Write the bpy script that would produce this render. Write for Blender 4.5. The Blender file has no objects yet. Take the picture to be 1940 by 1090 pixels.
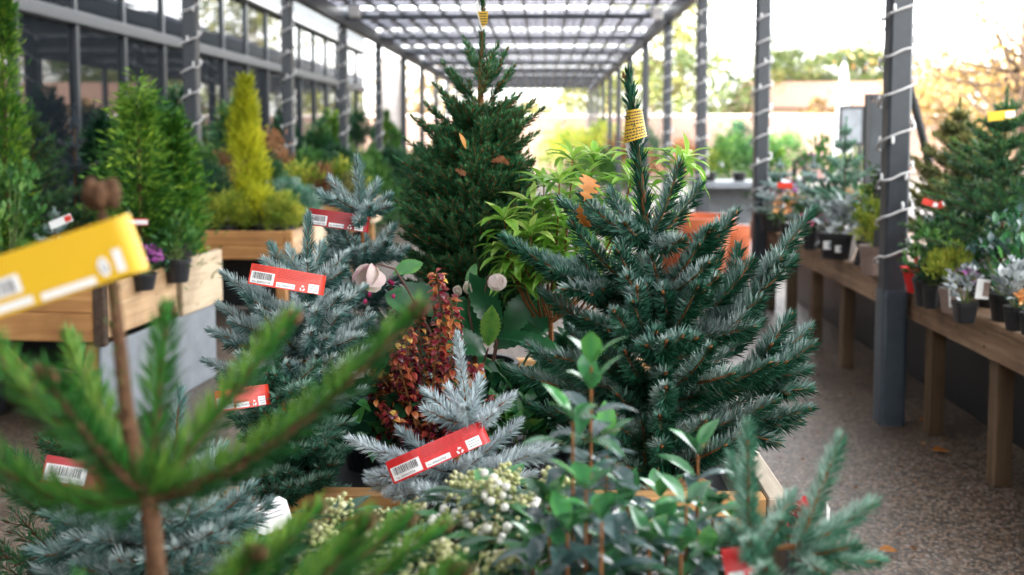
import bpy, bmesh, math, random
import numpy as np
from mathutils import Vector, Matrix, Euler
rng = np.random.default_rng(11)
random.seed(5)
sc = bpy.context.scene
COL = sc.collection
R = math.radians
UP = np.array((0., 0., 1.))
A = lambda *v: np.array(v, dtype=float)
def nrm(v):
    v = np.asarray(v, float)
    return v / (np.linalg.norm(v, axis=-1, keepdims=True) + 1e-12)

# ------------------------------------------------------------------ camera
FPX, CX, CY = 2000.0, 970.0, 402.0
CAM = Vector((0, 0, 1.55))
cam_rot = Euler((R(90 - 4.2), 0, R(1.72)), 'XYZ')
cd = bpy.data.cameras.new('camera')
cam = bpy.data.objects.new('camera', cd)
COL.objects.link(cam)
cam.location = CAM
cam.rotation_euler = cam_rot
cd.sensor_width = 36
cd.lens = FPX / 1940 * 36
cd.shift_y = -(545 - CY) / 1940
cd.clip_start = 0.05
cd.clip_end = 600
cd.dof.use_dof = True
cd.dof.focus_distance = 2.45
cd.dof.aperture_fstop = 2.8
cd.dof.aperture_blades = 0
sc.camera = cam
CR = cam_rot.to_matrix()
def P(px, py, y):
    """world point of a pixel of the photograph at world depth y"""
    r = CR @ Vector(((px - CX) / FPX, -(py - CY) / FPX, -1))
    p = CAM + r * (y / r.y)
    return np.array(p)

# ------------------------------------------------------------------ geometry collector
class Geo:
    def __init__(s):
        s.v, s.t, s.f, s.n = [], [], [], 0
    def add(s, v, f, tint=0.5, mat=0):
        v = np.asarray(v, float).reshape(-1, 3)
        f = np.asarray(f, int)
        s.v.append(v)
        s.t.append(np.broadcast_to(np.asarray(tint, float), (len(v),)))
        s.f.append((f + s.n, mat))
        s.n += len(v)
    def merge(s, o):
        for f, m in o.f:
            s.f.append((f + s.n, m))
        s.v += o.v; s.t += o.t; s.n += o.n
    def build(s, name, mats, parent=None, smooth=False, local=False):
        if not isinstance(mats, (list, tuple)): mats = [mats]
        me = bpy.data.meshes.new(name)
        v = np.concatenate(s.v).copy()
        if parent is not None and not local:
            v -= np.array(parent.location)
        lt = np.concatenate([np.full(len(f), f.shape[1]) for f, m in s.f])
        li = np.concatenate([f.ravel() for f, m in s.f])
        mi = np.concatenate([np.full(len(f), m) for f, m in s.f])
        me.vertices.add(len(v)); me.vertices.foreach_set('co', v.ravel().astype(np.float32))
        me.loops.add(len(li)); me.loops.foreach_set('vertex_index', li.astype(np.int32))
        me.polygons.add(len(lt))
        ls = np.concatenate(([0], np.cumsum(lt)[:-1]))
        me.polygons.foreach_set('loop_start', ls.astype(np.int32))
        me.polygons.foreach_set('loop_total', lt.astype(np.int32))
        me.polygons.foreach_set('material_index', mi.astype(np.int32))
        at = me.attributes.new('tint', 'FLOAT', 'POINT')
        at.data.foreach_set('value', np.concatenate(s.t).astype(np.float32))
        for m in mats: me.materials.append(m)
        me.update(calc_edges=True)
        me.polygons.foreach_set('use_smooth', np.full(len(lt), bool(smooth)))
        o = bpy.data.objects.new(name, me)
        COL.objects.link(o)
        if parent is not None: o.parent = parent
        return o

def tag(o, label=None, cat=None, group=None, kind=None):
    if label: o['label'] = label
    if cat: o['category'] = cat
    if group: o['group'] = group
    if kind: o['kind'] = kind
    return o
def thing(name, label, cat, loc=(0, 0, 0), group=None, rz=0):
    o = bpy.data.objects.new(name, None)
    COL.objects.link(o)
    o.empty_display_size = .05
    o.location = tuple(float(x) for x in loc); o.rotation_euler = (0, 0, rz)
    return tag(o, label, cat, group)
def copy_tree(o, loc=None, rz=0, s=1.0, label=None, group=None, parent=None):
    c = o.copy(); COL.objects.link(c)
    if parent is not None:
        c.parent = parent
    else:
        c.location = tuple(float(x) for x in loc); c.rotation_euler = (0, 0, rz); c.scale = (s, s, s)
        if label: c['label'] = label
        if group: c['group'] = group
    for ch in list(o.children):
        copy_tree(ch, parent=c)
    return c

# ------------------------------------------------------------------ primitives
_bev = {}
def box(g, c, s, rz=0, bev=0.004, tint=None, mat=0, rot=None):
    key = (round(s[0], 4), round(s[1], 4), round(s[2], 4), bev)
    if key not in _bev:
        bm = bmesh.new()
        bmesh.ops.create_cube(bm, size=1)
        for v in bm.verts: v.co = Vector((v.co.x * s[0], v.co.y * s[1], v.co.z * s[2]))
        if bev > 0:
            bmesh.ops.bevel(bm, geom=bm.edges[:], offset=min(bev, min(s) * .3), segments=1, affect='EDGES', profile=.5)
        bm.verts.ensure_lookup_table()
        vs = np.array([v.co[:] for v in bm.verts])
        q = np.array([[v.index for v in f.verts] for f in bm.faces if len(f.verts) == 4])
        t = np.array([[v.index for v in f.verts] for f in bm.faces if len(f.verts) == 3])
        _bev[key] = (vs, q, t)
        bm.free()
    vs, q, t = _bev[key]
    M = np.array(rot) if rot is not None else np.array(Matrix.Rotation(rz, 3, 'Z'))
    v = vs @ M.T + np.array(c, float)
    ti = rng.uniform(0, 1) if tint is None else tint
    b = g.n
    g.add(v, q, ti, mat)
    if len(t): g.f.append((t + b, mat))
def box2(g, lo, hi, bev=0.004, tint=None, mat=0):
    lo, hi = np.array(lo, float), np.array(hi, float)
    box(g, (lo + hi) / 2, hi - lo, 0, bev, tint, mat)
def tube(g, pts, rad, sides=6, tint=.5, mat=0, cap=True):
    pts = np.asarray(pts, float); n = len(pts)
    rad = np.broadcast_to(np.asarray(rad, float), (n,))
    T = nrm(np.gradient(pts, axis=0))
    ref = A(0, 0, 1) if abs(T[0][2]) < .9 else A(1, 0, 0)
    U = nrm(np.cross(T, ref)); 
    for i in range(1, n):
        u = U[i - 1] - T[i] * np.dot(U[i - 1], T[i]); U[i] = nrm(u)
    V = np.cross(T, U)
    a = np.linspace(0, 2 * np.pi, sides, endpoint=False)
    ring = pts[:, None] + rad[:, None, None] * (np.cos(a)[None, :, None] * U[:, None] + np.sin(a)[None, :, None] * V[:, None])
    f = []
    for i in range(n - 1):
        for j in range(sides):
            k = (j + 1) % sides
            f.append((i * sides + j, i * sides + k, (i + 1) * sides + k, (i + 1) * sides + j))
    b = g.n
    g.add(ring.reshape(-1, 3), f, tint, mat)
    if cap and sides >= 3:
        g.f.append((np.array([[b + j for j in range(sides)][::-1]]), mat))
        g.f.append((np.array([[b + (n - 1) * sides + j for j in range(sides)]]), mat))
def lathe(g, prof, c=(0, 0, 0), sides=24, tint=.5, mat=0, square=0, noise=0):
    """prof: list of (r, z); square>0 makes a rounded square"""
    prof = np.asarray(prof, float); n = len(prof)
    a = np.linspace(0, 2 * np.pi, sides, endpoint=False)
    if square:
        k = 1 / np.maximum(np.abs(np.cos(a)), np.abs(np.sin(a)))
        k = 1 + (k - 1) * square
        a2 = a + np.pi / 4 * 0
    else:
        k, a2 = np.ones(sides), a
    r = prof[:, 0][:, None] * k[None]
    if noise: r = r * (1 + noise * rng.normal(size=r.shape))
    v = np.stack([r * np.cos(a2), r * np.sin(a2), np.repeat(prof[:, 1][:, None], sides, 1)], -1) + np.array(c, float)
    f = []
    for i in range(n - 1):
        for j in range(sides):
            k2 = (j + 1) % sides
            f.append((i * sides + j, i * sides + k2, (i + 1) * sides + k2, (i + 1) * sides + j))
    g.add(v.reshape(-1, 3), f, tint, mat)
_ico = {}
def ico(sub):
    if sub not in _ico:
        bm = bmesh.new(); bmesh.ops.create_icosphere(bm, subdivisions=sub, radius=1)
        _ico[sub] = (np.array([v.co[:] for v in bm.verts]), np.array([[v.index for v in f.verts] for f in bm.faces])); bm.free()
    return _ico[sub]
def balls(g, cs, rs, sub=1, tint=.5, mat=0, squash=1.0):
    v, f = ico(sub); cs = np.asarray(cs, float).reshape(-1, 3); n = len(cs)
    rs = np.broadcast_to(np.asarray(rs, float), (n,)); tint = np.broadcast_to(np.asarray(tint, float), (n,))
    vv = cs[:, None] + v[None] * rs[:, None, None] * A(1, 1, squash)
    ff = (f[None] + (np.arange(n) * len(v))[:, None, None]).reshape(-1, 3)
    g.add(vv.reshape(-1, 3), ff, np.repeat(tint, len(v)), mat)

def bez(p0, c, p2, t):
    t = np.asarray(t)[:, None]
    return (1 - t) ** 2 * p0 + 2 * t * (1 - t) * c + t * t * p2
def bezd(p0, c, p2, t):
    t = np.asarray(t)[:, None]
    return nrm(2 * (1 - t) * (c - p0) + 2 * t * (p2 - c))

# ------------------------------------------------------------------ needles
def shoot(N, W, p0, c, p2, nl=.022, nw=.0022, dens=800, r0=.003, ang=.95, up=.2, gdir=None, tint=.3, gl=.35,
          t0=0., bud=.004, jit=.12):
    p0, c, p2 = [np.asarray(q, float) for q in (p0, c, p2)]
    L = np.linalg.norm(c - p0) + np.linalg.norm(p2 - c)
    n = max(6, int(L * (1 - t0) * dens))
    t = np.linspace(t0, .995, n) + rng.normal(size=n) * .4 / n
    t = np.clip(t, 0, 1)
    p = bez(p0, c, p2, t); T = bezd(p0, c, p2, t)
    ref = A(.31, .17, .93) if abs(T[n // 2][2]) < .85 else A(.9, .3, .1)
    U = nrm(np.cross(T, ref)); V = np.cross(T, U)
    ph = np.arange(n) * 2.39996 + rng.normal(size=n) * .35
    rad = np.cos(ph)[:, None] * U + np.sin(ph)[:, None] * V
    a = ang * (1 - .62 * np.clip((t - .8) / .2, 0, 1)) + rng.normal(size=n) * jit
    d = nrm(np.cos(a)[:, None] * T + np.sin(a)[:, None] * rad + UP * up)
    ln = nl * rng.uniform(.75, 1.15, n) * (1 - .3 * np.clip((t - .85) / .15, 0, 1))
    w = nrm(np.cross(d, rad) + rng.normal(size=(n, 3)) * .5) * nw / 2
    rw = r0 * (1 - .6 * t)
    b = p + rad * rw[:, None] * .8
    m = b + d * (ln * .45)[:, None] - rad * (ln * .02)[:, None]
    tip = b + d * ln[:, None] + T * (ln * .10)[:, None]
    v = np.stack([b, m + w, tip, m - w], 1).reshape(-1, 3)
    f = np.arange(4 * n).reshape(n, 4)
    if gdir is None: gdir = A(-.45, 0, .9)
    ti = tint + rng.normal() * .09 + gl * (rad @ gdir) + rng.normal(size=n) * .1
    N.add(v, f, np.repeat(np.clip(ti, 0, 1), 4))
    tt = np.linspace(0, 1, max(3, min(7, int(L / .03))))
    tube(W, bez(p0, c, p2, tt), r0 * (1 - .6 * tt), 5, rng.uniform(.2, .8))
    if bud:
        T1 = T[-1]
        tube(W, [p2 - T1 * bud, p2 + T1 * bud * .4, p2 + T1 * bud * 1.8], [bud * .5, bud * .75, bud * .1], 5, .95)

class Conifer:
    def __init__(s, **kw):
        s.N, s.W, s.kw = Geo(), Geo(), kw
    def branch(s, p0, tip, sag=.1, lat=None, latlen=.46, fork=.8, r=None, start=.0, zl=.12):
        p0, tip = np.asarray(p0, float), np.asarray(tip, float)
        d = tip - p0; L = np.linalg.norm(d)
        c = p0 + d * .5 - UP * L * sag
        k = {a: b for a, b in s.kw.items() if a != 'latdef'}
        k['r0'] = r or max(k.get('r0', .003), L * .014)
        shoot(s.N, s.W, p0, c, tip, t0=start, **k)
        if lat is None: lat = [x for x in s.kw.get('latdef', (.36, .66)) if L * (1 - x) > .03]
        for x in lat:
            x += rng.uniform(-.05, .05)
            b = bez(p0, c, tip, [x])[0]; T = bezd(p0, c, tip, [x])[0]
            side = nrm(np.cross(T, UP) + 1e-6)
            for sg in (-1, 1):
                if rng.uniform() < .08: continue
                l = L * latlen * (1.15 - x) * rng.uniform(.75, 1.25)
                if l < .022: continue
                dd = nrm(T * fork + side * sg * rng.uniform(.6, 1) + UP * rng.normal() * .18 + UP * zl)
                k2 = dict(k); k2['r0'] = max(.0018, l * .012)
                shoot(s.N, s.W, b, b + dd * l * .55, b + dd * l + T * l * .12, **k2)
                if l > .15:
                    for y in (.35, .6):
                        bb = b + dd * l * y
                        sd = nrm(np.cross(dd, UP))
                        for s2 in (-1, 1):
                            l2 = l * .4 * (1.1 - y) * rng.uniform(.8, 1.2)
                            d2 = nrm(dd * .8 + sd * s2 * .75 + UP * rng.normal() * .15)
                            k3 = dict(k); k3['r0'] = .0016
                            shoot(s.N, s.W, bb, bb + d2 * l2 * .5, bb + d2 * l2, **k3)
    def trunk(s, pts, r0, r1, sides=8):
        n = len(pts)
        tube(s.W, pts, np.linspace(r0, r1, n), sides, .4)
    def leader(s, p0, tip, **kw):
        k = {a: b for a, b in s.kw.items() if a != 'latdef'}; k.update(kw)
        c = (np.asarray(p0) + np.asarray(tip)) / 2
        shoot(s.N, s.W, p0, c, tip, **k)
    def finish(s, root, mn, mw, local=False):
        s.N.build('crown', mn, root, local=local)
        s.W.build('trunk', mw, root, smooth=True, local=local)

def auto_conifer(h, r, levels, per, shape=.9, z0=.12, lift=.35, top_leader=.14, sag=.08, lat=None, rt=.009, **kw):
    """a conifer standing at the origin"""
    C = Conifer(**kw)
    lean = rng.normal(size=2) * .015
    tp = lambda z: A(lean[0] * z, lean[1] * z, z)
    C.trunk([tp(h * q) for q in np.linspace(0, 1 - top_leader, 6)], rt, rt * .35)
    C.leader(tp(h * (1 - top_leader)), tp(h), ang=.6)
    for i in range(levels):
        q = i / max(1, levels - 1)
        z = h * (z0 + (1 - top_leader - z0) * q)
        rr = r * ((1 - q) ** shape * .85 + .17)
        off = rng.uniform(0, 6.28)
        for j in range(per):
            a = off + j * 2 * np.pi / per + rng.normal() * .2
            l = rr * rng.uniform(.78, 1.12)
            el = lift + .5 * q + rng.normal() * .1
            d = A(np.cos(a) * np.cos(el), np.sin(a) * np.cos(el), np.sin(el))
            C.branch(tp(z + rng.normal() * h * .015), tp(z) + d * l, sag=sag, lat=lat)
    return C

# ------------------------------------------------------------------ leaves
def leaf(g, b, d, nv, L, W, curl=.5, fold=.35, tint=.5, prof=None, ns=5, serr=0., mat=0, wave=0., md=.16):
    b, d = np.asarray(b, float), nrm(d)
    nv = np.asarray(nv, float); side = nrm(np.cross(d, nv)); nv = np.cross(side, d)
    if prof is None: prof = (0.1, .62, .95, 1., .72, .06)
    ns = len(prof) - 1
    u = np.linspace(0, 1, ns + 1)
    th = curl * u
    if abs(curl) > 1e-3:
        x = np.sin(th) / curl; z = -(1 - np.cos(th)) / curl
    else: x, z = u, 0 * u
    w = np.array(prof) * W / 2
    mid = b + L * (x[:, None] * d + z[:, None] * nv)
    nn = np.cos(th)[:, None] * nv + np.sin(th)[:, None] * d
    if serr:
        w = w * (1 + serr * np.where(np.arange(ns + 1) % 2, 1, -1))
    lft = mid + side * w[:, None] * np.cos(fold) + nn * (w * np.sin(fold))[:, None]
    rgt = mid - side * w[:, None] * np.cos(fold) + nn * (w * np.sin(fold))[:, None]
    if wave:
        lft = lft + nn * (wave * W * np.sin(u * 9 + rng.uniform(0, 6)))[:, None]
        rgt = rgt + nn * (wave * W * np.sin(u * 9 + rng.uniform(0, 6)))[:, None]
    v = np.stack([lft, mid, rgt], 1).reshape(-1, 3)
    f = []
    for i in range(ns):
        k = 3 * i
        f += [(k, k + 1, k + 4, k + 3), (k + 1, k + 2, k + 5, k + 4)]
    # the mid-vein column carries a slightly different tint than the margin
    tt = np.stack([np.full(ns + 1, tint), np.full(ns + 1, max(0, tint - md)), np.full(ns + 1, tint)], 1).ravel()
    g.add(v, f, tt, mat)
def flakes(g, c, d, L, W, tint, roll=None, mat=0):
    """many small pointed leaves at once"""
    n = len(c)
    d = nrm(d); r = rng.normal(size=(n, 3)); s = nrm(np.cross(d, r)); nn = np.cross(s, d)
    L = np.broadcast_to(L, (n,))[:, None]; W = np.broadcast_to(W, (n,))[:, None]
    v = np.stack([c, c + d * L * .45 + s * W * .5 + nn * L * .06, c + d * L, c + d * L * .45 - s * W * .5 + nn * L * .06], 1)
    g.add(v.reshape(-1, 3), np.arange(4 * n).reshape(n, 4), np.repeat(np.broadcast_to(tint, (n,)), 4), mat)

# ------------------------------------------------------------------ materials
def mat(name, fn):
    m = bpy.data.materials.new(name); m.use_nodes = True
    nt = m.node_tree; nt.nodes.clear()
    out = nt.nodes.new('ShaderNodeOutputMaterial')
    fn(nt, out)
    return m
def nd(nt, t, **kw):
    n = nt.nodes.new(t)
    for k, v in kw.items():
        if k.startswith('i_'):
            n.inputs[k[2:].replace('_', ' ')].default_value = v
        else: setattr(n, k, v)
    return n
def ramp(nt, fac, stops, interp='LINEAR'):
    r = nt.nodes.new('ShaderNodeValToRGB'); r.color_ramp.interpolation = interp
    els = r.color_ramp.elements
    while len(els) < len(stops): els.new(.5)
    for e, (p, c) in zip(els, stops):
        e.position = p; e.color = (*c, 1)
    nt.links.new(fac, r.inputs[0]); return r.outputs[0]
def plain(name, col, rough=.5, metal=0., spec=.5, bump=0, bscale=40, var=.12, coat=0):
    def fn(nt, out):
        b = nd(nt, 'ShaderNodeBsdfPrincipled', i_Roughness=rough, i_Metallic=metal)
        b.inputs['Specular IOR Level'].default_value = spec
        b.inputs['Coat Weight'].default_value = coat
        tc = nd(nt, 'ShaderNodeTexCoord')
        no = nd(nt, 'ShaderNodeTexNoise', i_Scale=bscale, i_Detail=6.0)
        nt.links.new(tc.outputs['Object'], no.inputs['Vector'])
        lo = tuple(c * (1 - var) for c in col); hi = tuple(min(1, c * (1 + var)) for c in col)
        nt.links.new(ramp(nt, no.outputs[0], [(.3, lo), (.7, hi)]), b.inputs['Base Color'])
        if bump:
            bp = nd(nt, 'ShaderNodeBump', i_Strength=bump, i_Distance=.004)
            nt.links.new(no.outputs[0], bp.inputs['Height']); nt.links.new(bp.outputs[0], b.inputs['Normal'])
        nt.links.new(b.outputs[0], out.inputs[0])
    return mat(name, fn)
def foliage(name, stops, rough=.45, trans=.18, spec=.4, tcol=None, nscale=0):
    def fn(nt, out):
        at = nd(nt, 'ShaderNodeAttribute', attribute_name='tint')
        fac = at.outputs['Fac']
        if nscale:
            tc = nd(nt, 'ShaderNodeTexCoord'); no = nd(nt, 'ShaderNodeTexNoise', i_Scale=nscale, i_Detail=3.0)
            nt.links.new(tc.outputs['Object'], no.inputs['Vector'])
            mm = nd(nt, 'ShaderNodeMath', operation='MULTIPLY_ADD'); mm.inputs[1].default_value = .5; mm.inputs[2].default_value = -.25
            nt.links.new(no.outputs[0], mm.inputs[0])
            ad = nd(nt, 'ShaderNodeMath', operation='ADD'); nt.links.new(fac, ad.inputs[0]); nt.links.new(mm.outputs[0], ad.inputs[1])
            fac = ad.outputs[0]
        col = ramp(nt, fac, stops)
        b = nd(nt, 'ShaderNodeBsdfPrincipled', i_Roughness=rough)
        b.inputs['Specular IOR Level'].default_value = spec
        nt.links.new(col, b.inputs['Base Color'])
        tr = nd(nt, 'ShaderNodeBsdfTranslucent')
        if tcol: tr.inputs[0].default_value = (*tcol, 1)
        else: nt.links.new(col, tr.inputs[0])
        mx = nd(nt, 'ShaderNodeMixShader', i_Fac=trans)
        nt.links.new(b.outputs[0], mx.inputs[1]); nt.links.new(tr.outputs[0], mx.inputs[2])
        nt.links.new(mx.outputs[0], out.inputs[0])
    return mat(name, fn)
def timber(name, c0, c1, c2, axis='X', rough=.65, sc_=1.0, stain=.5):
    def fn(nt, out):
        tc = nd(nt, 'ShaderNodeTexCoord')
        at = nd(nt, 'ShaderNodeAttribute', attribute_name='tint')
        cb = nd(nt, 'ShaderNodeCombineXYZ')
        for i in range(3):
            m = nd(nt, 'ShaderNodeMath', operation='MULTIPLY'); m.inputs[1].default_value = (7.3, 3.9, 5.1)[i]
            nt.links.new(at.outputs['Fac'], m.inputs[0]); nt.links.new(m.outputs[0], cb.inputs[i])
        va = nd(nt, 'ShaderNodeVectorMath', operation='ADD')
        nt.links.new(tc.outputs['Object'], va.inputs[0]); nt.links.new(cb.outputs[0], va.inputs[1])
        mp = nd(nt, 'ShaderNodeMapping')
        s = [26 * sc_, 26 * sc_, 26 * sc_]; s['XYZ'.index(axis)] = 1.6 * sc_
        mp.inputs['Scale'].default_value = s
        nt.links.new(va.outputs[0], mp.inputs[0])
        n1 = nd(nt, 'ShaderNodeTexNoise', i_Scale=1.0, i_Detail=8.0, i_Roughness=.62, i_Distortion=.6)
        nt.links.new(mp.outputs[0], n1.inputs['Vector'])
        n2 = nd(nt, 'ShaderNodeTexNoise', i_Scale=3.2, i_Detail=5.0)
        nt.links.new(va.outputs[0], n2.inputs['Vector'])
        col = ramp(nt, n1.outputs[0], [(.25, c0), (.5, c1), (.72, c2)])
        mx = nd(nt, 'ShaderNodeMix', data_type='RGBA', blend_type='MULTIPLY'); mx.inputs[0].default_value = stain
        nt.links.new(col, mx.inputs[6])
        nt.links.new(ramp(nt, n2.outputs[0], [(.32, (.35, .3, .26)), (.6, (1, 1, 1))]), mx.inputs[7])
        vo = nd(nt, 'ShaderNodeTexVoronoi', i_Scale=4.0)   # knots
        mk = nd(nt, 'ShaderNodeMapping'); s2 = [4, 4, 4]; s2['XYZ'.index(axis)] = 1.1
        mk.inputs['Scale'].default_value = s2; nt.links.new(va.outputs[0], mk.inputs[0]); nt.links.new(mk.outputs[0], vo.inputs['Vector'])
        mx2 = nd(nt, 'ShaderNodeMix', data_type='RGBA', blend_type='MULTIPLY'); mx2.inputs[0].default_value = .8
        nt.links.new(mx.outputs[2], mx2.inputs[6])
        nt.links.new(ramp(nt, vo.outputs[0], [(.03, (.25, .16, .1)), (.11, (1, 1, 1))]), mx2.inputs[7])
        b = nd(nt, 'ShaderNodeBsdfPrincipled', i_Roughness=rough)
        nt.links.new(mx2.outputs[2], b.inputs['Base Color'])
        bp = nd(nt, 'ShaderNodeBump', i_Strength=.35, i_Distance=.003)
        nt.links.new(n1.outputs[0], bp.inputs['Height']); nt.links.new(bp.outputs[0], b.inputs['Normal'])
        nt.links.new(b.outputs[0], out.inputs[0])
    return mat(name, fn)

def m_ground(nt, out):
    tc = nd(nt, 'ShaderNodeTexCoord')
    v1 = nd(nt, 'ShaderNodeTexVoronoi', i_Scale=74.0); nt.links.new(tc.outputs['Object'], v1.inputs['Vector'])
    v2 = nd(nt, 'ShaderNodeTexVoronoi', i_Scale=74.0, feature='DISTANCE_TO_EDGE'); nt.links.new(tc.outputs['Object'], v2.inputs['Vector'])
    sp = nd(nt, 'ShaderNodeSeparateColor'); nt.links.new(v1.outputs['Color'], sp.inputs[0])
    col = ramp(nt, sp.outputs[0], [(0, (.045, .033, .024)), (.25, (.115, .078, .050)), (.5, (.19, .13, .088)), (.7, (.10, .087, .074)), (.84, (.22, .185, .15)), (1, (.31, .285, .245))], 'CONSTANT')
    big = nd(nt, 'ShaderNodeTexNoise', i_Scale=.9, i_Detail=5.0); nt.links.new(tc.outputs['Object'], big.inputs['Vector'])
    mx = nd(nt, 'ShaderNodeMix', data_type='RGBA', blend_type='MULTIPLY'); mx.inputs[0].default_value = .8
    nt.links.new(col, mx.inputs[6]); nt.links.new(ramp(nt, big.outputs[0], [(.3, (.38, .35, .32)), (.42, (.8, .77, .74)), (.55, (1, .98, .95)), (.7, (1.25, 1.22, 1.18))]), mx.inputs[7])
    mx2 = nd(nt, 'ShaderNodeMix', data_type='RGBA', blend_type='MULTIPLY'); mx2.inputs[0].default_value = .9
    nt.links.new(mx.outputs[2], mx2.inputs[6]); nt.links.new(ramp(nt, v2.outputs[0], [(.0, (.3, .27, .25)), (.12, (1, 1, 1))]), mx2.inputs[7])
    b = nd(nt, 'ShaderNodeBsdfPrincipled'); nt.links.new(mx2.outputs[2], b.inputs['Base Color'])
    rg = nd(nt, 'ShaderNodeMapRange'); rg.inputs[3].default_value = .3; rg.inputs[4].default_value = .62
    nt.links.new(big.outputs[0], rg.inputs[0]); nt.links.new(rg.outputs[0], b.inputs['Roughness'])
    bp = nd(nt, 'ShaderNodeBump', i_Strength=.5, i_Distance=.006); nt.links.new(v2.outputs[0], bp.inputs['Height'])
    nt.links.new(bp.outputs[0], b.inputs['Normal']); nt.links.new(b.outputs[0], out.inputs[0])
M_ground = mat('exposed_aggregate', m_ground)
def m_roof(nt, out):
    tc = nd(nt, 'ShaderNodeTexCoord')
    no = nd(nt, 'ShaderNodeTexNoise', i_Scale=1.7, i_Detail=5.0); nt.links.new(tc.outputs['Object'], no.inputs['Vector'])
    col = ramp(nt, no.outputs[0], [(.35, (.115, .115, .137)), (.65, (.19, .194, .22))])
    d = nd(nt, 'ShaderNodeBsdfDiffuse'); t = nd(nt, 'ShaderNodeBsdfTranslucent')
    nt.links.new(col, d.inputs[0]); nt.links.new(col, t.inputs[0])
    mx = nd(nt, 'ShaderNodeMixShader', i_Fac=.7); nt.links.new(d.outputs[0], mx.inputs[1]); nt.links.new(t.outputs[0], mx.inputs[2])
    nt.links.new(mx.outputs[0], out.inputs[0])
M_roof = mat('frosted_roof_sheet', m_roof)
def m_glass(nt, out):
    b = nd(nt, 'ShaderNodeBsdfPrincipled', i_Roughness=.02)
    b.inputs['Base Color'].default_value = (.012, .016, .02, 1); b.inputs['IOR'].default_value = 1.55
    tc = nd(nt, 'ShaderNodeTexCoord'); no = nd(nt, 'ShaderNodeTexNoise', i_Scale=.9, i_Detail=1.0)
    nt.links.new(tc.outputs['Object'], no.inputs['Vector'])
    bp = nd(nt, 'ShaderNodeBump', i_Strength=.03, i_Distance=.05); nt.links.new(no.outputs[0], bp.inputs['Height'])
    nt.links.new(b.outputs[0], out.inputs[0])
M_glass = mat('dark_glazing', m_glass)
def m_brick(nt, out):
    tc = nd(nt, 'ShaderNodeTexCoord'); mp = nd(nt, 'ShaderNodeMapping'); mp.inputs['Rotation'].default_value = (R(90), 0, 0)
    nt.links.new(tc.outputs['Object'], mp.inputs[0])
    br = nd(nt, 'ShaderNodeTexBrick', i_Scale=4.4); br.inputs['Color1'].default_value = (.13, .072, .055, 1); br.inputs['Color2'].default_value = (.17, .105, .08, 1)
    br.inputs['Mortar'].default_value = (.18, .155, .135, 1); nt.links.new(mp.outputs[0], br.inputs['Vector'])
    b = nd(nt, 'ShaderNodeBsdfPrincipled', i_Roughness=.85); nt.links.new(br.outputs[0], b.inputs['Base Color']); nt.links.new(b.outputs[0], out.inputs[0])
M_brick = mat('red_brick', m_brick)
def m_burlap(nt, out):
    tc = nd(nt, 'ShaderNodeTexCoord'); w1 = nd(nt, 'ShaderNodeTexWave', i_Scale=160.0, i_Distortion=1.5, bands_direction='Z'); w2 = nd(nt, 'ShaderNodeTexWave', i_Scale=160.0, i_Distortion=1.5, bands_direction='X')
    for w in (w1, w2): nt.links.new(tc.outputs['Object'], w.inputs['Vector'])
    m = nd(nt, 'ShaderNodeMath', operation='MULTIPLY'); nt.links.new(w1.outputs['Fac'], m.inputs[0]); nt.links.new(w2.outputs['Fac'], m.inputs[1])
    b = nd(nt, 'ShaderNodeBsdfPrincipled', i_Roughness=.9)
    nt.links.new(ramp(nt, m.outputs[0], [(0, (.2, .09, .03)), (.6, (.5, .27, .1))]), b.inputs['Base Color'])
    bp = nd(nt, 'ShaderNodeBump', i_Strength=.6, i_Distance=.002); nt.links.new(m.outputs[0], bp.inputs['Height']); nt.links.new(bp.outputs[0], b.inputs['Normal'])
    nt.links.new(b.outputs[0], out.inputs[0])
M_burlap = mat('burlap', m_burlap)

M_steel = plain('dark_steel', (.030, .036, .043), .42, .0, .5, .05, 25)
M_sleeve = plain('blue_grey_sleeve', (.045, .062, .078), .4, 0, .5, .05, 25)
M_galv = plain('grey_board', (.19, .21, .23), .55, .1, .5, .08, 9, .18)
M_rail = plain('pale_rail', (.35, .35, .35), .5)
M_clad = plain('dark_cladding', (.07, .08, .088), .55, 0, .5, .03, 3)
M_tim = timber('orange_timber', (.24, .105, .032), (.42, .2, .062), (.56, .3, .105), 'X')
M_timy = timber('orange_timber_side', (.3, .17, .08), (.48, .3, .15), (.6, .42, .24), 'Y')
M_pale = timber('pale_timber', (.34, .24, .14), (.52, .4, .26), (.64, .52, .36), 'Y', stain=.6)
M_rimy = timber('grey_timber', (.3, .24, .17), (.48, .40, .30), (.62, .54, .43), 'Y', stain=.5)
M_rimx = timber('honey_timber', (.34, .17, .06), (.52, .28, .1), (.62, .38, .17), 'X', stain=.35)
M_bench = timber('weathered_timber', (.12, .07, .04), (.25, .15, .085), (.38, .26, .16), 'Y', stain=.7)
M_leg = timber('bench_leg_timber', (.06, .035, .018), (.11, .066, .032), (.17, .104, .054), 'Z', stain=.5)
M_black = plain('black_plastic', (.012, .013, .015), .38, 0, .5)
M_tray = plain('black_tray', (.014, .017, .02), .65, 0, .5)
M_terra = plain('terracotta_plastic', (.50, .125, .045), .45, 0, .5, .03, 30)
M_taupe = plain('taupe_pot', (.24, .17, .14), .6, 0, .4, .03, 40)
M_white = plain('white_plastic', (.78, .78, .76), .4, 0, .5, 0, 10, .03)
M_cable = plain('white_cable', (.55, .54, .53), .45, 0, .5, 0, 10, .05)
M_soil = plain('potting_soil', (.03, .02, .014), .95, 0, .2, .8, 90, .4)
M_red = plain('red_label', (.58, .012, .012), .35, 0, .5, 0, 8, .03)
M_orred = plain('orange_red_label', (.64, .04, .018), .38, 0, .5, 0, 8, .03)
M_dred = plain('deep_red_label', (.33, .006, .012), .38, 0, .5, 0, 8, .03)
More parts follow.
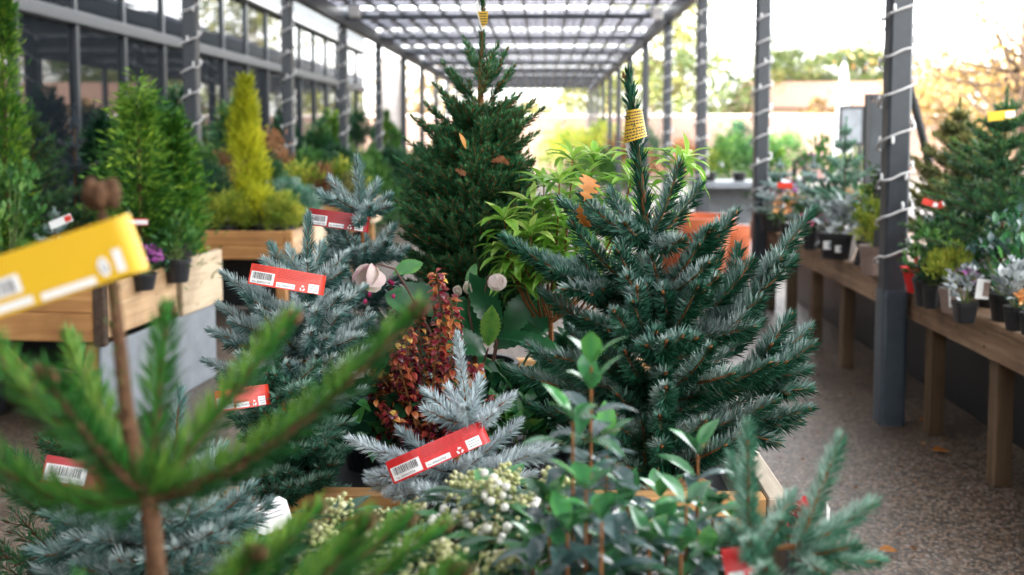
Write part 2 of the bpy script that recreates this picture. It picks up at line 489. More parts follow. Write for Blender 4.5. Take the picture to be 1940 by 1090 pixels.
M_yel = plain('yellow_label', (.70, .42, .015), .42, 0, .4, 0, 8, .03)
M_yel2 = plain('golden_label', (.68, .42, .03), .42, 0, .4, 0, 8, .03)
M_ink = plain('label_ink', (.04, .03, .03), .6)
M_rink = plain('dark_red_ink', (.30, .012, .012), .6)
M_bark = plain('brown_bark', (.095, .048, .024), .85, 0, .2, .5, 120, .35)
M_twig = plain('orange_twig', (.22, .088, .03), .75, 0, .2, .4, 200, .3)
M_dbark = plain('dark_bark', (.06, .04, .028), .9, 0, .2, .6, 30, .35)
M_gtwig = plain('green_stem', (.12, .16, .045), .6, 0, .3, .1, 60, .3)
M_stone = plain('pale_pier', (.42, .38, .36), .85, 0, .2, .2, 6, .15)
M_render = plain('warm_render', (.34, .23, .16), .9, 0, .2, .1, 4, .12)
M_slate = plain('roof_tiles', (.2, .12, .09), .8, 0, .2, .3, 8, .2)
M_board = plain('chalk_board', (.028, .035, .04), .5, 0, .4, 0, 3, .5)
M_frameblk = plain('black_frame', (.015, .016, .018), .45)
M_parasol = plain('grey_canvas', (.5, .51, .52), .85, 0, .2, .2, 12, .1)

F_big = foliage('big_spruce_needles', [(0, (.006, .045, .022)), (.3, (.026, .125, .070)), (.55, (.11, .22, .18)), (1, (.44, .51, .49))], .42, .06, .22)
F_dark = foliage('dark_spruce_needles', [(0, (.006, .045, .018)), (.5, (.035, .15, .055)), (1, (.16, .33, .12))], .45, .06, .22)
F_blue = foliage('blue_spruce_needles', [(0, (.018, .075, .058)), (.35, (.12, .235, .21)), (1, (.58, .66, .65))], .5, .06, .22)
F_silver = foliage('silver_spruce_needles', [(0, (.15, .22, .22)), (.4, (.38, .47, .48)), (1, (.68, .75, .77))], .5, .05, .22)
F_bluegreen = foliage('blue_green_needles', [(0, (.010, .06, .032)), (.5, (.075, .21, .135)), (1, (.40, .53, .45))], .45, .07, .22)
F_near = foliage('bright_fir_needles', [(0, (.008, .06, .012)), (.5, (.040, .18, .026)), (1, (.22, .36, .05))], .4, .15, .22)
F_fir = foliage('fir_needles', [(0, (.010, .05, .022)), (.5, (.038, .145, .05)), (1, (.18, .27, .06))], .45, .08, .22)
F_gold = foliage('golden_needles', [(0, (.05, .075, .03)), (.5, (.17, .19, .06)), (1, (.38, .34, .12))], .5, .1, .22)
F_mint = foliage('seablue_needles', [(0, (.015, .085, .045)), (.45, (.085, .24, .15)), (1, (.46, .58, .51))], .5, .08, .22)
F_lime = foliage('lime_leaves', [(0, (.08, .25, .02)), (.5, (.25, .50, .06)), (1, (.60, .70, .21))], .32, .3, .5)
F_hell = foliage('hellebore_leaves', [(0, (.006, .05, .022)), (.5, (.022, .135, .045)), (.8, (.08, .28, .05)), (1, (.26, .45, .08))], .28, .14, .6, nscale=25)
F_copr = foliage('bronze_leaves', [(0, (.045, .006, .014)), (.38, (.20, .018, .03)), (.62, (.44, .075, .045)), (.85, (.68, .28, .07)), (1, (.60, .55, .07))], .2, .15, .6)
F_skim = foliage('skimmia_leaves', [(0, (.012, .055, .032)), (.5, (.035, .14, .05)), (1, (.09, .29, .07))], .26, .12, .6)
F_laur = foliage('laurel_leaves', [(0, (.022, .06, .052)), (.3, (.065, .12, .115)), (.45, (.03, .12, .05)), (.8, (.06, .23, .07)), (1, (.12, .36, .06))], .2, .14, .7)  # grey-blue stops paint a sky sheen into the leaf colour
F_bud = foliage('skimmia_buds', [(0, (.34, .38, .13)), (.5, (.62, .60, .30)), (.8, (.74, .72, .50)), (1, (.92, .90, .85))], .5, .12, .4)
F_petal = foliage('hellebore_petals', [(0, (.42, .50, .16)), (.35, (.75, .68, .58)), (.7, (.72, .52, .52)), (1, (.55, .2, .27))], .45, .3, .3, nscale=40)
F_thuja = foliage('thuja_sprays', [(0, (.010, .055, .010)), (.5, (.065, .20, .022)), (1, (.32, .46, .05))], .5, .15, .2)
F_yel = foliage('yellow_sprays', [(0, (.15, .20, .012)), (.5, (.46, .49, .02)), (1, (.74, .70, .05))], .5, .2, .2)
F_ygreen = foliage('gold_green_leaves', [(0, (.07, .15, .02)), (.5, (.25, .33, .04)), (1, (.55, .52, .08))], .5, .2, .2)
F_deep = foliage('deep_green_leaves', [(0, (.008, .035, .018)), (.5, (.018, .075, .036)), (1, (.06, .15, .06))], .4, .08, .2)
F_mid = foliage('mid_green_leaves', [(0, (.02, .08, .02)), (.5, (.06, .17, .035)), (1, (.18, .31, .07))], .42, .14, .2)
F_grey = foliage('grey_leaves', [(0, (.16, .19, .19)), (.5, (.36, .40, .40)), (1, (.62, .65, .65))], .6, .08, .2)
F_purple = foliage('purple_flowers', [(0, (.09, .01, .08)), (.5, (.26, .045, .22)), (1, (.55, .2, .5))], .5, .15, .3)
F_pink = foliage('pink_flowers', [(0, (.4, .02, .1)), (.6, (.65, .06, .2)), (1, (.8, .4, .55))], .5, .2, .3)
F_redf = foliage('red_flowers', [(0, (.25, .005, .01)), (1, (.6, .02, .03))], .45, .15, .3)
F_orange = foliage('orange_flowers', [(0, (.6, .2, .05)), (1, (.85, .5, .2))], .5, .2, .3)
F_bronze = foliage('rust_leaves', [(0, (.12, .045, .02)), (.5, (.28, .12, .05)), (1, (.42, .24, .11))], .5, .15, .3)
F_autumn = foliage('autumn_leaves', [(0, (.08, .048, .016)), (.5, (.18, .115, .036)), (1, (.27, .20, .08))], .5, .35, .2)
F_ltree = foliage('yellow_green_tree_leaves', [(0, (.06, .075, .018)), (.5, (.13, .14, .035)), (1, (.21, .19, .06))], .5, .35, .2)
F_pine = foliage('pine_tree_needles', [(0, (.035, .055, .02)), (.5, (.09, .12, .035)), (1, (.16, .17, .06))], .5, .25, .2)
F_dry = foliage('dry_oak_leaf', [(0, (.16, .055, .015)), (.5, (.46, .18, .035)), (1, (.64, .31, .08))], .55, .25, .3, nscale=60)


# ================================================================== setting
g = Geo(); g.add([(-120, -60, 0), (140, -60, 0), (140, 260, 0), (-120, 260, 0)], [(0, 1, 2, 3)])
tag(g.build('ground', M_ground), kind='structure')

SP = 3.47; Y1 = 5.65; XR, XL = 1.86, -3.05; HB = 3.30
# ---- canopy
can = thing('canopy', 'long dark steel canopy with frosted roof sheets over the plant displays', 'canopy', (0, 0, 0))
def post_profile(g, x, y, z0, z1, s=.12):
    box(g, (x, y, (z0 + z1) / 2), (s, s, z1 - z0), 0, .012)
for k in range(0, 12):
    for X in (XR, XL):
        g = Geo(); post_profile(g, X, Y1 + k * SP, 0, HB - .1)
        p = g.build('post', M_steel, can)
        if k == 0 and X == XR:
            g = Geo()
            n = 18; a = np.linspace(0, 2 * np.pi, n, endpoint=False)
            prof = [(.066, 0), (.066, .715), (.0625, .728)]
            lathe(g, prof, (X, Y1, 0), 32, square=.93)
            g.build('post_sleeve', M_sleeve, p, smooth=True, local=False)
for X in (XR, XL):
    g = Geo(); box2(g, (X - .05, -13, HB - .1), (X + .05, 44.2, HB + .12), .006)
    g.build('eaves_beam', M_steel, can)
for k in range(-5, 12):
    y = Y1 + k * SP
    g = Geo(); box2(g, (XL + .053, y - .035, HB - .02), (XR - .053, y + .04, HB + .05), .005)
    g.build('cross_beam', M_steel, can)
for i in range(1, 16):
    x = XL + (XR - XL) * i / 16
    g = Geo(); box2(g, (x - .018, -13, HB + .053), (x + .018, 44, HB + .115), .003)
    g.build('joist', M_steel, can)
yy = -13.0
g = Geo()
while yy < 44:
    box2(g, (XL + .06, yy, HB + .118), (XR - .06, yy + .03, HB + .145), .002); yy += .62
tag(g.build('roof_batten', M_steel, can))
for k in range(-5, 11):
    y0 = Y1 + k * SP + .26; y1 = Y1 + (k + 1) * SP - .20
    n = 160; xs = np.linspace(XL - .1, XR + .1, n); zs = HB + .165 + .008 * np.sin(np.arange(n) * np.pi / 2)
    v = np.concatenate([np.stack([xs, np.full(n, y0), zs], 1), np.stack([xs, np.full(n, y1), zs], 1)])
    g = Geo(); g.add(v, [(i, i + 1, n + i + 1, n + i) for i in range(n - 1)])
    g.build('roof_sheet', M_roof, can, smooth=True)
# small white floodlight housings under the eaves
for (px, py, y, t) in ((672, 22, 14.2, 'small white box lamp under the canopy eaves near the glass facade'), (1245, 26, 14.2, 'small white box lamp under the canopy eaves on the bench side')):
    p = P(px, py, y)
    th = thing('box_lamp', t, 'lamp', p, 'box lamps under the canopy')
    g = Geo(); box(g, p, (.15, .12, .16), 0, .015); g.build('housing', M_white, th)
    g = Geo(); box(g, p + A(0, 0, .14), (.03, .03, .12), 0, .003); g.build('bracket', M_steel, th)

# ---- string lights on the posts
def string_light(X, Y, z0, z1, pitch, label):
    th = thing('string_light', label, 'string light', (X, Y, z0), 'string lights wound round the canopy posts')
    h = .068; pts = []; z = z0 + .05; k = rng.integers(0, 4)
    cor = [(-h, -h), (h, -h), (h, h), (-h, h)]
    bulbs = []
    dz = pitch / 4
    while z < z1:
        a, b = cor[k % 4], cor[(k + 1) % 4]
        for q in np.linspace(0, 1, 5)[:-1]:
            sg = .006 * math.sin(q * np.pi) + .003
            x = a[0] + (b[0] - a[0]) * q; y = a[1] + (b[1] - a[1]) * q
            L = math.hypot(x, y)
            pts.append((X + x * (1 + sg / L * 2), Y + y * (1 + sg / L * 2), z + dz * q * 1.2 + rng.normal() * .003))
        if rng.uniform() < .75:
            q = rng.uniform(.15, .9)
            x = a[0] + (b[0] - a[0]) * q; y = a[1] + (b[1] - a[1]) * q; L = math.hypot(x, y); s = 1.16
            c = A(X + x * s, Y + y * s, z + dz * q * 1.2)
            up = 1 if rng.uniform() < .6 else -1
            bg_ = Geo(); tube(bg_, [c, c + A(0, 0, .014 * up), c + A(0, 0, .034 * up), c + A(0, 0, .042 * up)], [.006, .008, .008, .004], 6); bulbs.append(bg_)
        z += dz * rng.uniform(.75, 1.25); k += 1
    g = Geo(); tube(g, pts, .0068, 5); g.build('cable', M_cable, th, smooth=True)
    for q in bulbs: q.build('bulb', M_white, th, smooth=True)
near = ['first', 'second', 'third', 'fourth', 'fifth']
for k in range(0, 4):
    string_light(XR, Y1 + k * SP, .76 if k == 0 else .9, HB - .15, .21,
                 f'white string light spiralling up the {near[k]} grey post along the timber bench')
for k in range(1, 5):
    string_light(XL, Y1 + k * SP, .9, HB - .15, .26,
                 f'white string light spiralling up the {near[k-1]} visible post beside the glass facade')

# ---- glazed garden centre building at the left
FX = -4.6
gb = thing('garden_building', 'dark garden centre building with a long glazed facade and pale gutter', 'building', (FX, 10, 0))
g = Geo(); box2(g, (FX - 9, -28, 3.72), (FX + .02, 27.2, 4.6), .01); g.build('upper_wall', M_clad, gb)
g = Geo(); box2(g, (FX - 9, -28, 0), (FX - .03, 5.2, 3.717), .01); g.build('side_wall', M_clad, gb)
g = Geo(); box2(g, (FX + .03, -16, 0), (14, -14, 3.2), .01); g.build('light_blocking_wing', M_clad, gb)  # unseen wing added behind the camera to block low sky light
g = Geo(); box2(g, (FX - 9, 27.0, 0), (FX - .1, 27.2, 3.717), .01); g.build('end_wall', M_clad, gb)
for z, s, m in ((.10, .12, M_steel), (2.69, .13, M_steel)):
    g = Geo(); box2(g, (FX - .06, 5.2, z - s / 2), (FX + .055, 27, z + s / 2), .008); g.build('rail', m, gb)
g = Geo(); box2(g, (FX - .05, 5.2, 3.58), (FX + .14, 27.25, 3.716), .01); g.build('gutter', M_rail, gb)
ms = 1.2; y = 5.5; k = 0
while y < 26.9:
    g = Geo(); box2(g, (FX - .05, y - .035, .165), (FX + .04, y + .035, 2.622), .005); box2(g, (FX - .05, y - .03, 2.758), (FX + .03, y + .03, 3.577), .005)
    g.build('mullion', M_steel, gb)
    if y + ms < 27.2:
        g = Geo(); box2(g, (FX - .02, y + .037, .165), (FX - .005, y + ms - .037, 2.622), 0); g.build('window', M_glass, gb)
        g = Geo(); box2(g, (FX - .02, y + .032, 2.758), (FX - .005, y + ms - .032, 3.577), 0); g.build('clerestory_window', M_glass, gb)
    y += ms; k += 1
# far pier and walls beyond the facade
th = thing('brick_pier', 'tall pale grey pier standing beyond the end of the glass facade', 'pier', (-4.35, 30, 0))
g = Geo(); box2(g, (-4.7, 29.7, 0), (-4.1, 30.3, 3.6), .01); box2(g, (-4.76, 29.64, 3.603), (-4.04, 30.36, 3.7), .01); g.build('pier_body', M_stone, th)
th = thing('garden_wall', 'long low red brick wall across the back of the yard', 'wall', (5, 46, 0))
g = Geo(); box2(g, (-9, 46, 0), (19, 46.25, 2.3), .01); g.build('wall_body', M_brick, th)
g = Geo(); box2(g, (-9.05, 45.94, 2.303), (19.05, 46.31, 2.42), .02); g.build('coping', M_stone, th)
def house(name, label, x0, x1, y, hw, hr, m, dep=7):
    th = thing(name, label, 'house', ((x0 + x1) / 2, y, 0))
    g = Geo(); box2(g, (x0, y, 0), (x1, y + dep, hw), .01); g.build('wall', m, th)
    g = Geo(); ym = y + dep / 2
    v = [(x0 - .3, y - .3, hw), (x1 + .3, y - .3, hw), (x1 + .3, y + dep + .3, hw), (x0 - .3, y + dep + .3, hw), (x0 - .3, ym, hw + hr), (x1 + .3, ym, hw + hr)]
    v = np.array(v) + A(0, 0, .004)
    g.add(v, [(0, 1, 5, 4), (2, 3, 4, 5)]); g.add(v, [(0, 4, 3), (1, 2, 5)]); g.add(v, [(0, 3, 2, 1)])
    g.build('roof', M_slate, th)
    n = max(2, int((x1 - x0) / 3))
    for i in range(n):
        cx = x0 + (x1 - x0) * (i + .5) / n
        g = Geo(); box2(g, (cx - .5, y - .04, hw * .38), (cx + .5, y + .02, hw * .82), .01); w = g.build('window', M_white, th)
        g = Geo(); box2(g, (cx - .42, y - .055, hw * .38 + .08), (cx + .42, y - .043, hw * .82 - .08), 0); g.build('pane', M_glass, w)
house('house', 'low warm rendered house behind the brick wall beyond the benches', 11, 21, 54, 2.9, 1.5, M_render)
house('house', 'wide warm rendered house at the far end of the yard', 27, 42, 58, 3.6, 2.2, M_render)

# ---- world, sun
w = bpy.data.worlds.new('World'); sc.world = w; w.use_nodes = True
nt = w.node_tree; nt.nodes.clear()
SUN_EL, SUN_AZ = 16.0, 238.0       # azimuth clockwise from +Y
sky = nt.nodes.new('ShaderNodeTexSky'); sky.sky_type = 'NISHITA'; sky.sun_disc = False
sky.sun_elevation = R(SUN_EL); sky.sun_rotation = R(SUN_AZ); sky.air_density = 1.0; sky.dust_density = 3.0; sky.ozone_density = 1.2
hs = nt.nodes.new('ShaderNodeHueSaturation'); hs.inputs['Saturation'].default_value = .10
bg = nt.nodes.new('ShaderNodeBackground'); bg.inputs[1].default_value = .15
wo = nt.nodes.new('ShaderNodeOutputWorld')
nt.links.new(sky.outputs[0], hs.inputs['Color']); nt.links.new(hs.outputs[0], bg.inputs[0]); nt.links.new(bg.outputs[0], wo.inputs[0])
sd = bpy.data.lights.new('sun', 'SUN'); sd.energy = 1.0; sd.angle = R(12); sd.color = (1, .84, .64)
so = bpy.data.objects.new('sun', sd); COL.objects.link(so)
dirv = Vector((math.sin(R(SUN_AZ)) * math.cos(R(SUN_EL)), math.cos(R(SUN_AZ)) * math.cos(R(SUN_EL)), math.sin(R(SUN_EL))))
so.rotation_euler = dirv.to_track_quat('Z', 'Y').to_euler()
so.location = (-20, -10, 20)
sc.view_settings.view_transform = 'Standard'; sc.view_settings.look = 'None'; sc.view_settings.gamma = 1
sc.view_settings.use_curve_mapping = False
sc.view_settings.exposure = 4.2

# ================================================================== timber benches on the right
HT = .74
bench = thing('timber_bench', 'long weathered timber bench carrying pot plants along the grey posts', 'bench', (2.5, 6, 0))
BX0, BX1, BY0, BY1 = 1.935, 3.15, -2.93, 10.0
for i in range(7):
    x0 = BX0 + (BX1 - BX0) * i / 7
    g = Geo(); box2(g, (x0 + .003, BY0, HT - .035), (x0 + (BX1 - BX0) / 7 - .005, BY1, HT), .005); g.build('top_plank', M_bench, bench)
for x, nm in ((BX0 + .012, 'front_board'), (BX1 - .06, 'back_board')):
    g = Geo(); box2(g, (x, BY0, HT - .17), (x + .035, BY1, HT - .037), .005); g.build(nm, M_bench, bench)
y = -2.5
while y < BY1:
    for x in (BX0 + .05, BX1 - .14):
        g = Geo(); box2(g, (x, y, 0), (x + .075, y + .09, HT - .04), .004); g.build('leg', M_leg, bench)
    g = Geo(); box2(g, (BX0 + .13, y + .01, HT - .14), (BX1 - .145, y + .06, HT - .04), .004); g.build('cross_bearer', M_leg, bench)
    y += .79
y = 3.07
while y < BY1:
    for dz in (.065, .125):
        g = Geo(); a = np.linspace(0, 2 * np.pi, 9)[:-1]
        tube(g, [(BX0 + .0125, y + .02, HT - dz), (BX0 + .009, y + .02, HT - dz)], .006, 8); g.build('screw', M_steel, bench)
    y += .79
g = Geo(); box2(g, (BX0 + .42, BY0, .002), (BX0 + .44, BY1, HT - .145), .004); g.build('shade_board', M_black, bench)  # dark board added behind the front legs to deepen the under-bench shade

# ================================================================== centre display tray
TZ = .75
TX0, TX1, TY0, TY1 = -.72, .545, 2.29, 3.75
tray = thing('display_bench', 'timber rimmed display tray crowded with potted spruces', 'display bench', (0, 3, 0))
for nm, lo, hi, m in (('rim_board', (TX0, TY0, TZ - .045), (TX1 - .052, TY0 + .05, TZ), M_rimx), ('rim_board', (TX0, TY0 + .004, TZ - .1), (TX1 - .052, TY0 + .046, TZ - .048), M_rimx),
                      ('rim_board', (TX1 - .05, TY0 - .004, TZ - .1), (TX1, TY1, TZ + .002), M_rimy), ('rim_board', (TX0 - .052, TY0 - .004, TZ - .1), (TX0 - .002, TY1, TZ + .002), M_rimy),
                      ('rim_board', (TX0, TY1 - .05, TZ - .1), (TX1 - .052, TY1, TZ), M_rimx)):
    g = Geo(); box2(g, lo, hi, .004); g.build(nm, m, tray)
g = Geo(); box2(g, (TX0, TY0 + .052, TZ - .1), (TX1 - .052, TY1 - .052, TZ - .085), .002); g.build('tray_base', M_tray, tray)
g = Geo(); box2(g, (TX1 - .085, TY0 + .06, TZ - .083), (TX1 - .075, TY1 - .06, TZ - .03), .002); g.build('tray_lip', M_white, tray)
for x in (TX0 + .06, TX1 - .13):
    for y in (TY0 + .08, TY1 - .17):
        g = Geo(); box2(g, (x, y, 0), (x + .07, y + .07, TZ - .102), .004); g.build('leg', M_leg, tray)
TB = TZ - .085
FZ = .60
fb = thing('low_bench', 'low timber bench under the nearest conifers and skimmias', 'bench', (-.2, 1.4, 0))
for i in range(8):
    y0 = .55 + i * .205
    g = Geo(); box2(g, (-1.0, y0, FZ - .03), (.5, y0 + .2, FZ), .004); g.build('top_plank', M_rimx, fb)
for x in (-.95, .38):
    for y in (.6, 2.05):
        g = Geo(); box2(g, (x, y, 0), (x + .07, y + .07, FZ - .032), .004); g.build('leg', M_leg, fb)

# ================================================================== pots
def pot(root, c, r, h, m=M_black, square=False, name='pot', soil=True):
    g = Geo()
    prof = [(r * .74, 0), (r * .95, h * .86), (r * 1.04, h * .865), (r * 1.05, h), (r * .93, h), (r * .90, h * .9)]
    lathe(g, [(0.001, 0)] + prof, c, 28, square=.8 if square else 0)
    lathe(g, [(r * .905, h * .9), (0.001, h * .92)], c, 28, square=.8 if square else 0, mat=1)
    return g.build(name, [m, M_soil], root, smooth=False)

# ================================================================== plant labels
def strip_label(Apt, Bpt, H, label, mats, design, tilt=None, loop=.012, group='printed plant labels tied round stems', curve=.0):
    """flag label: free end A, stem end B, printed towards the camera; loops round the stem and comes back behind"""
    Apt, Bpt = np.asarray(Apt, float), np.asarray(Bpt, float)
    ax = Bpt - Apt; L = np.linalg.norm(ax); ax /= L
    vw = nrm(np.array(CAM) - (Apt + Bpt) / 2)
    up = nrm(np.cross(vw, ax)); up = up if up[2] > 0 else -up
    nv = nrm(np.cross(ax, up)); nv = nv if nv @ vw > 0 else -nv
    th = thing('plant_label', label, 'plant label', Apt, group)
    def at(u, v, off=0):
        b = curve * (math.sin(np.pi * u / L) - .8 * (u / L - .5) * v / H + .25 * math.sin(2.6 * np.pi * u / L))
        return Apt + ax * u + up * v + nv * (b + off)
    g = Geo()
    # centre line: front out to B, round the stem, back
    line = [(u, 0.0) for u in np.linspace(0, L, 12)]
    line += [(L + loop * 1.3 * math.sin(q), -loop + loop * math.cos(q)) for q in np.linspace(.3, np.pi - .3, 8)]
    line += [(u, -2 * loop * min(1, (u / L) * 1.5 + .05)) for u in np.linspace(L, .004, 12)]
    v = []
    for (u, o) in line:
        v += [at(u, -H / 2, o), at(u, H / 2, o)]
    n = len(line)
    g.add(v, [(2 * i, 2 * i + 2, 2 * i + 3, 2 * i + 1) for i in range(n - 1)], .5, 0)
    for d in design:
        k = d[0]
        if k == 'r':
            _, u0, u1, v0, v1, mi, o = d
            us = np.linspace(u0, u1, 4) * L
            vv = []
            for u in us: vv += [at(u, (v0 - .5) * H, .0006 * o), at(u, (v1 - .5) * H, .0006 * o)]
            g.add(vv, [(2 * i, 2 * i + 2, 2 * i + 3, 2 * i + 1) for i in range(3)], .5, mi)
        elif k == 't':
            _, s, u0, v0, size, mi = d
            tv, tf = text_mesh(s)
            pv = [at(u0 * L + x * size * H, (v0 - .5) * H + y * size * H, .0016) for x, y in tv]
            g.add(pv, tf, .5, mi)
        elif k == 'poly':
            _, poly, mi = d
            pv = [at(u * L, (v - .5) * H, .0016) for u, v in poly]
            g.add(pv, [tuple(range(len(pv)))], .5, mi)
    g.build('printed_strip', mats, th)
    return th
_txt = {}
def text_mesh(s):
    if s not in _txt:
        cu = bpy.data.curves.new('txt', 'FONT'); cu.body = s; cu.resolution_u = 2
        o = bpy.data.objects.new('txt', cu); COL.objects.link(o)
        bpy.context.view_layer.update()
        me = bpy.data.meshes.new_from_object(o.evaluated_get(bpy.context.evaluated_depsgraph_get()))
        bm = bmesh.new(); bm.from_mesh(me); bmesh.ops.triangulate(bm, faces=bm.faces[:])
        _txt[s] = ([v.co[:2] for v in bm.verts], [[v.index for v in f.verts] for f in bm.faces])
        bm.free(); bpy.data.objects.remove(o); bpy.data.meshes.remove(me); bpy.data.curves.remove(cu)
    return _txt[s]
def barcode(u0, u1, v0, v1, mi=2, n=26):
    r = random.Random(3); out = []; u = u0; du = (u1 - u0) / n
    while u < u1 - du:
        wd = du * r.choice([.35, .35, .6, .9]); out.append(('r', u, u + wd, v0, v1, mi, 2.4)); u += wd + du * r.choice([.4, .6, .9])
    return out
def lines(u0, u1, v0, v1, n, mi, seed=1, th=.4):
    """rows of print too small to read: word-length dashes"""
    r = random.Random(seed); out = []; dv = (v1 - v0) / n
    for i in range(n):
        u = u0; vb = v1 - (i + 1) * dv
        end = u1 if r.random() < .75 else u0 + (u1 - u0) * r.uniform(.6, .9)
        while u < end:
            wd = (u1 - u0) * r.uniform(.03, .11); out.append(('r', u, min(u + wd, end), vb + dv * (.5 - th / 2), vb + dv * (.5 + th / 2), mi, 2)); u += wd + (u1 - u0) * .018
    return out
def recycle(u, v, su, sv, mi=1):
    out = []
    for k in range(3):
        a = R(90 + 120 * k)
        def q(r_, da): return (u + su * r_ * math.cos(a + da), v + sv * r_ * math.sin(a + da))
        out.append(('poly', [q(.55, -.75), q(1.0, -.7), q(1.0, .05), q(.55, .05)], mi))
        out.append(('poly', [q(.35, .05), q(1.2, .05), q(.8, .75)], mi))
    return out
def red_design(full=True):
    d = [('r', .02, .33, .08, .66, 1, 1)] + barcode(.045, .30, .30, .62) + [('t', 'No. 8300027728', .045, .13, .125, 2)]
    d += [('r', .37, .64, .06, .30, 1, 1), ('t', 'No. 8300027728', .385, .12, .125, 2)]
    d += [('r', .83, .985, .04, .46, 1, 1)] + recycle(.745, .18, .038, .15) + lines(.845, .97, .08, .42, 3, 2, 4, .25)
    d += lines(.37, .98, .50, .96, 6, 3, 7, .3) + lines(.03, .33, .72, .96, 3, 3, 9, .3)
    return d

# ================================================================== sharp trees on the centre tray
def px_tree(root, C, Y, trunkpx, nodes, leader, mats, tr=(.011, .006), lead_kw={}, z_base=None):
    """trunkpx: list of (px,py) bottom to top; nodes: [((px,py), [(px,py,dy[,kw]),...])]"""
    pts = [P(x, y, Y) for x, y in trunkpx]
    if z_base is not None: pts = [A(pts[0][0], pts[0][1], z_base)] + pts
    C.trunk(pts, *tr)
    if leader: C.leader(P(*leader[0], Y), P(*leader[1], Y), **lead_kw)
    for (n, tips) in nodes:
        p0 = P(n[0], n[1], Y)
        for t in tips:
            C.branch(p0 + A(0, 0, rng.normal() * .006), P(t[0], t[1], Y + t[2]), **(t[3] if len(t) > 3 else {}))
    C.finish(root, *mats)

# ---- big green-blue spruce
YC = 2.5
b0 = P(1262, 925, YC)
sp_big = thing('potted_spruce', 'large dark green and blue spruce with yellow sleeve label and burlap root ball', 'spruce tree', (b0[0], b0[1], TB))
C = Conifer(nl=.036, nw=.0052, dens=2200, ang=1.0, up=.05, tint=.32, gl=.48, bud=.007, latdef=(), r0=.0045)
nodes = [
 ((1228, 458), [(1062, 382, .02, dict(lat=[])), (1103, 372, -.05, dict(lat=[])), (1158, 366, .09, dict(lat=[])), (1288, 312, -.03, dict(lat=[])), (1326, 352, .05, dict(lat=[])), (1185, 425, -.12, dict(lat=[])), (1290, 455, -.14, dict(lat=[]))]),
 ((1238, 560), [(955, 450, -.02, dict(lat=[.22, .38])), (1085, 425, -.12, dict(lat=[.3])), (1170, 478, -.17, dict(lat=[])), (1322, 468, -.13, dict(lat=[])), (1392, 405, -.06, dict(lat=[.35, .5])), (1340, 500, -.2, dict(lat=[])), (1075, 500, .12), (1400, 520, .18)]),
 ((1245, 655), [(1030, 555, .03), (1165, 592, -.26, dict(lat=[.4])), (1262, 648, -.32, dict(lat=[.5, .7])), (1365, 480, -.02, dict(lat=[.4, .55])), (1400, 560, .12), (1110, 530, .16), (1320, 545, -.2, dict(lat=[.4])), (1220, 560, .2), (1200, 575, -.22, dict(lat=[]))]),
 ((1250, 745), [(1000, 655, -.08), (968, 700, -.02), (1185, 668, -.24, dict(lat=[.3, .5])), (1345, 660, -.22), (1262, 735, -.3), (1455, 690, -.12), (1440, 610, .1), (1080, 620, .18), (1290, 620, .25), (1120, 640, -.16)]),
 ((1254, 820), [(1010, 770, 0), (1065, 820, -.14), (1465, 760, -.06), (1165, 800, -.22), (1335, 800, -.2), (1030, 720, .14), (1420, 690, .2), (1250, 790, -.26), (1240, 700, .28)]),
 ((1258, 880), [(1120, 865, -.12), (1375, 850, -.08), (1190, 885, -.14), (1320, 885, -.08), (1080, 800, .12), (1450, 800, .14), (1250, 850, -.16), (1300, 860, .2)]),
]
pts = [A(b0[0], b0[1], TB + .03)] + [P(x, y, YC) for x, y in ((1262, 925), (1256, 820), (1245, 655), (1238, 560), (1228, 458))]
C.trunk(pts, .012, .006)
C.leader(P(1228, 458, YC), P(1190, 140, YC), ang=.62, r0=.010, tint=.14, gl=.18, dens=1500, nl=.038, bud=.007, jit=.2, up=.05)
for i in range(4):
    p = P(1190 + rng.uniform(-9, 9), 150 + rng.uniform(-4, 10), YC)
    tube(C.W, [p, p + A(0, 0, .008), p + A(0, 0, .016)], [.003, .0035, .001], 5, .95)
for (n, tips) in nodes:
    p0 = P(n[0], n[1], YC)
    for t in tips: C.branch(p0 + A(0, 0, rng.normal() * .006), P(t[0], t[1], YC + t[2]), **dict(dict(latlen=.55, fork=1.0, zl=.35, sag=.16), **(t[3] if len(t) > 3 else {})))
# shorter upturned shoots that fill the crown
for i in range(60):
    y = rng.uniform(540, 890); hw = np.interp(y, [520, 600, 700, 800, 890], [95, 170, 215, 215, 110]); a = rng.uniform(0, 6.28); q = rng.uniform(.15, .8)
    cx = 1250 + math.cos(a) * hw * q; dy = -math.sin(a) * hw * q / FPX * YC * .9
    b = P(cx, y, YC + dy); o = A(math.cos(a), -math.sin(a), 0); l = rng.uniform(.09, .15)
    C.branch(b, b + nrm(o + UP * rng.uniform(.3, 1.3) + rng.normal(size=3) * .25) * l, lat=[], sag=.05)
# the long limb leaving to the right and its upturned shoots
p0 = P(1245, 700, YC); mid = P(1372, 605, YC + .02)
tube(C.W, [p0, P(1310, 665, YC + .01), mid], [.007, .006, .005], 6, .5)
C.branch(p0, mid, lat=[.5, .75])
for t in ((1535, 403, .05), (1503, 492, .0), (1438, 570, -.05), (1400, 470, .1)): C.branch(mid, P(t[0], t[1], YC + t[2]), lat=[.42] if t[1] < 420 else [], latlen=.35)
p0 = P(1252, 790, YC); mid = P(1400, 722, YC + .02)
tube(C.W, [p0, mid], [.006, .005], 6, .5)
C.branch(p0, mid, lat=[.5, .75])
for t in ((1497, 600, .0), (1533, 622, .03), (1538, 655, -.04), (1530, 700, .02), (1533, 738, .0), (1470, 690, -.1)): C.branch(mid, P(t[0], t[1], YC + t[2]), lat=[.45], latlen=.3)
p0 = P(1256, 850, YC); mid = P(1380, 800, YC + .03)
C.branch(p0, mid, lat=[.5, .75])
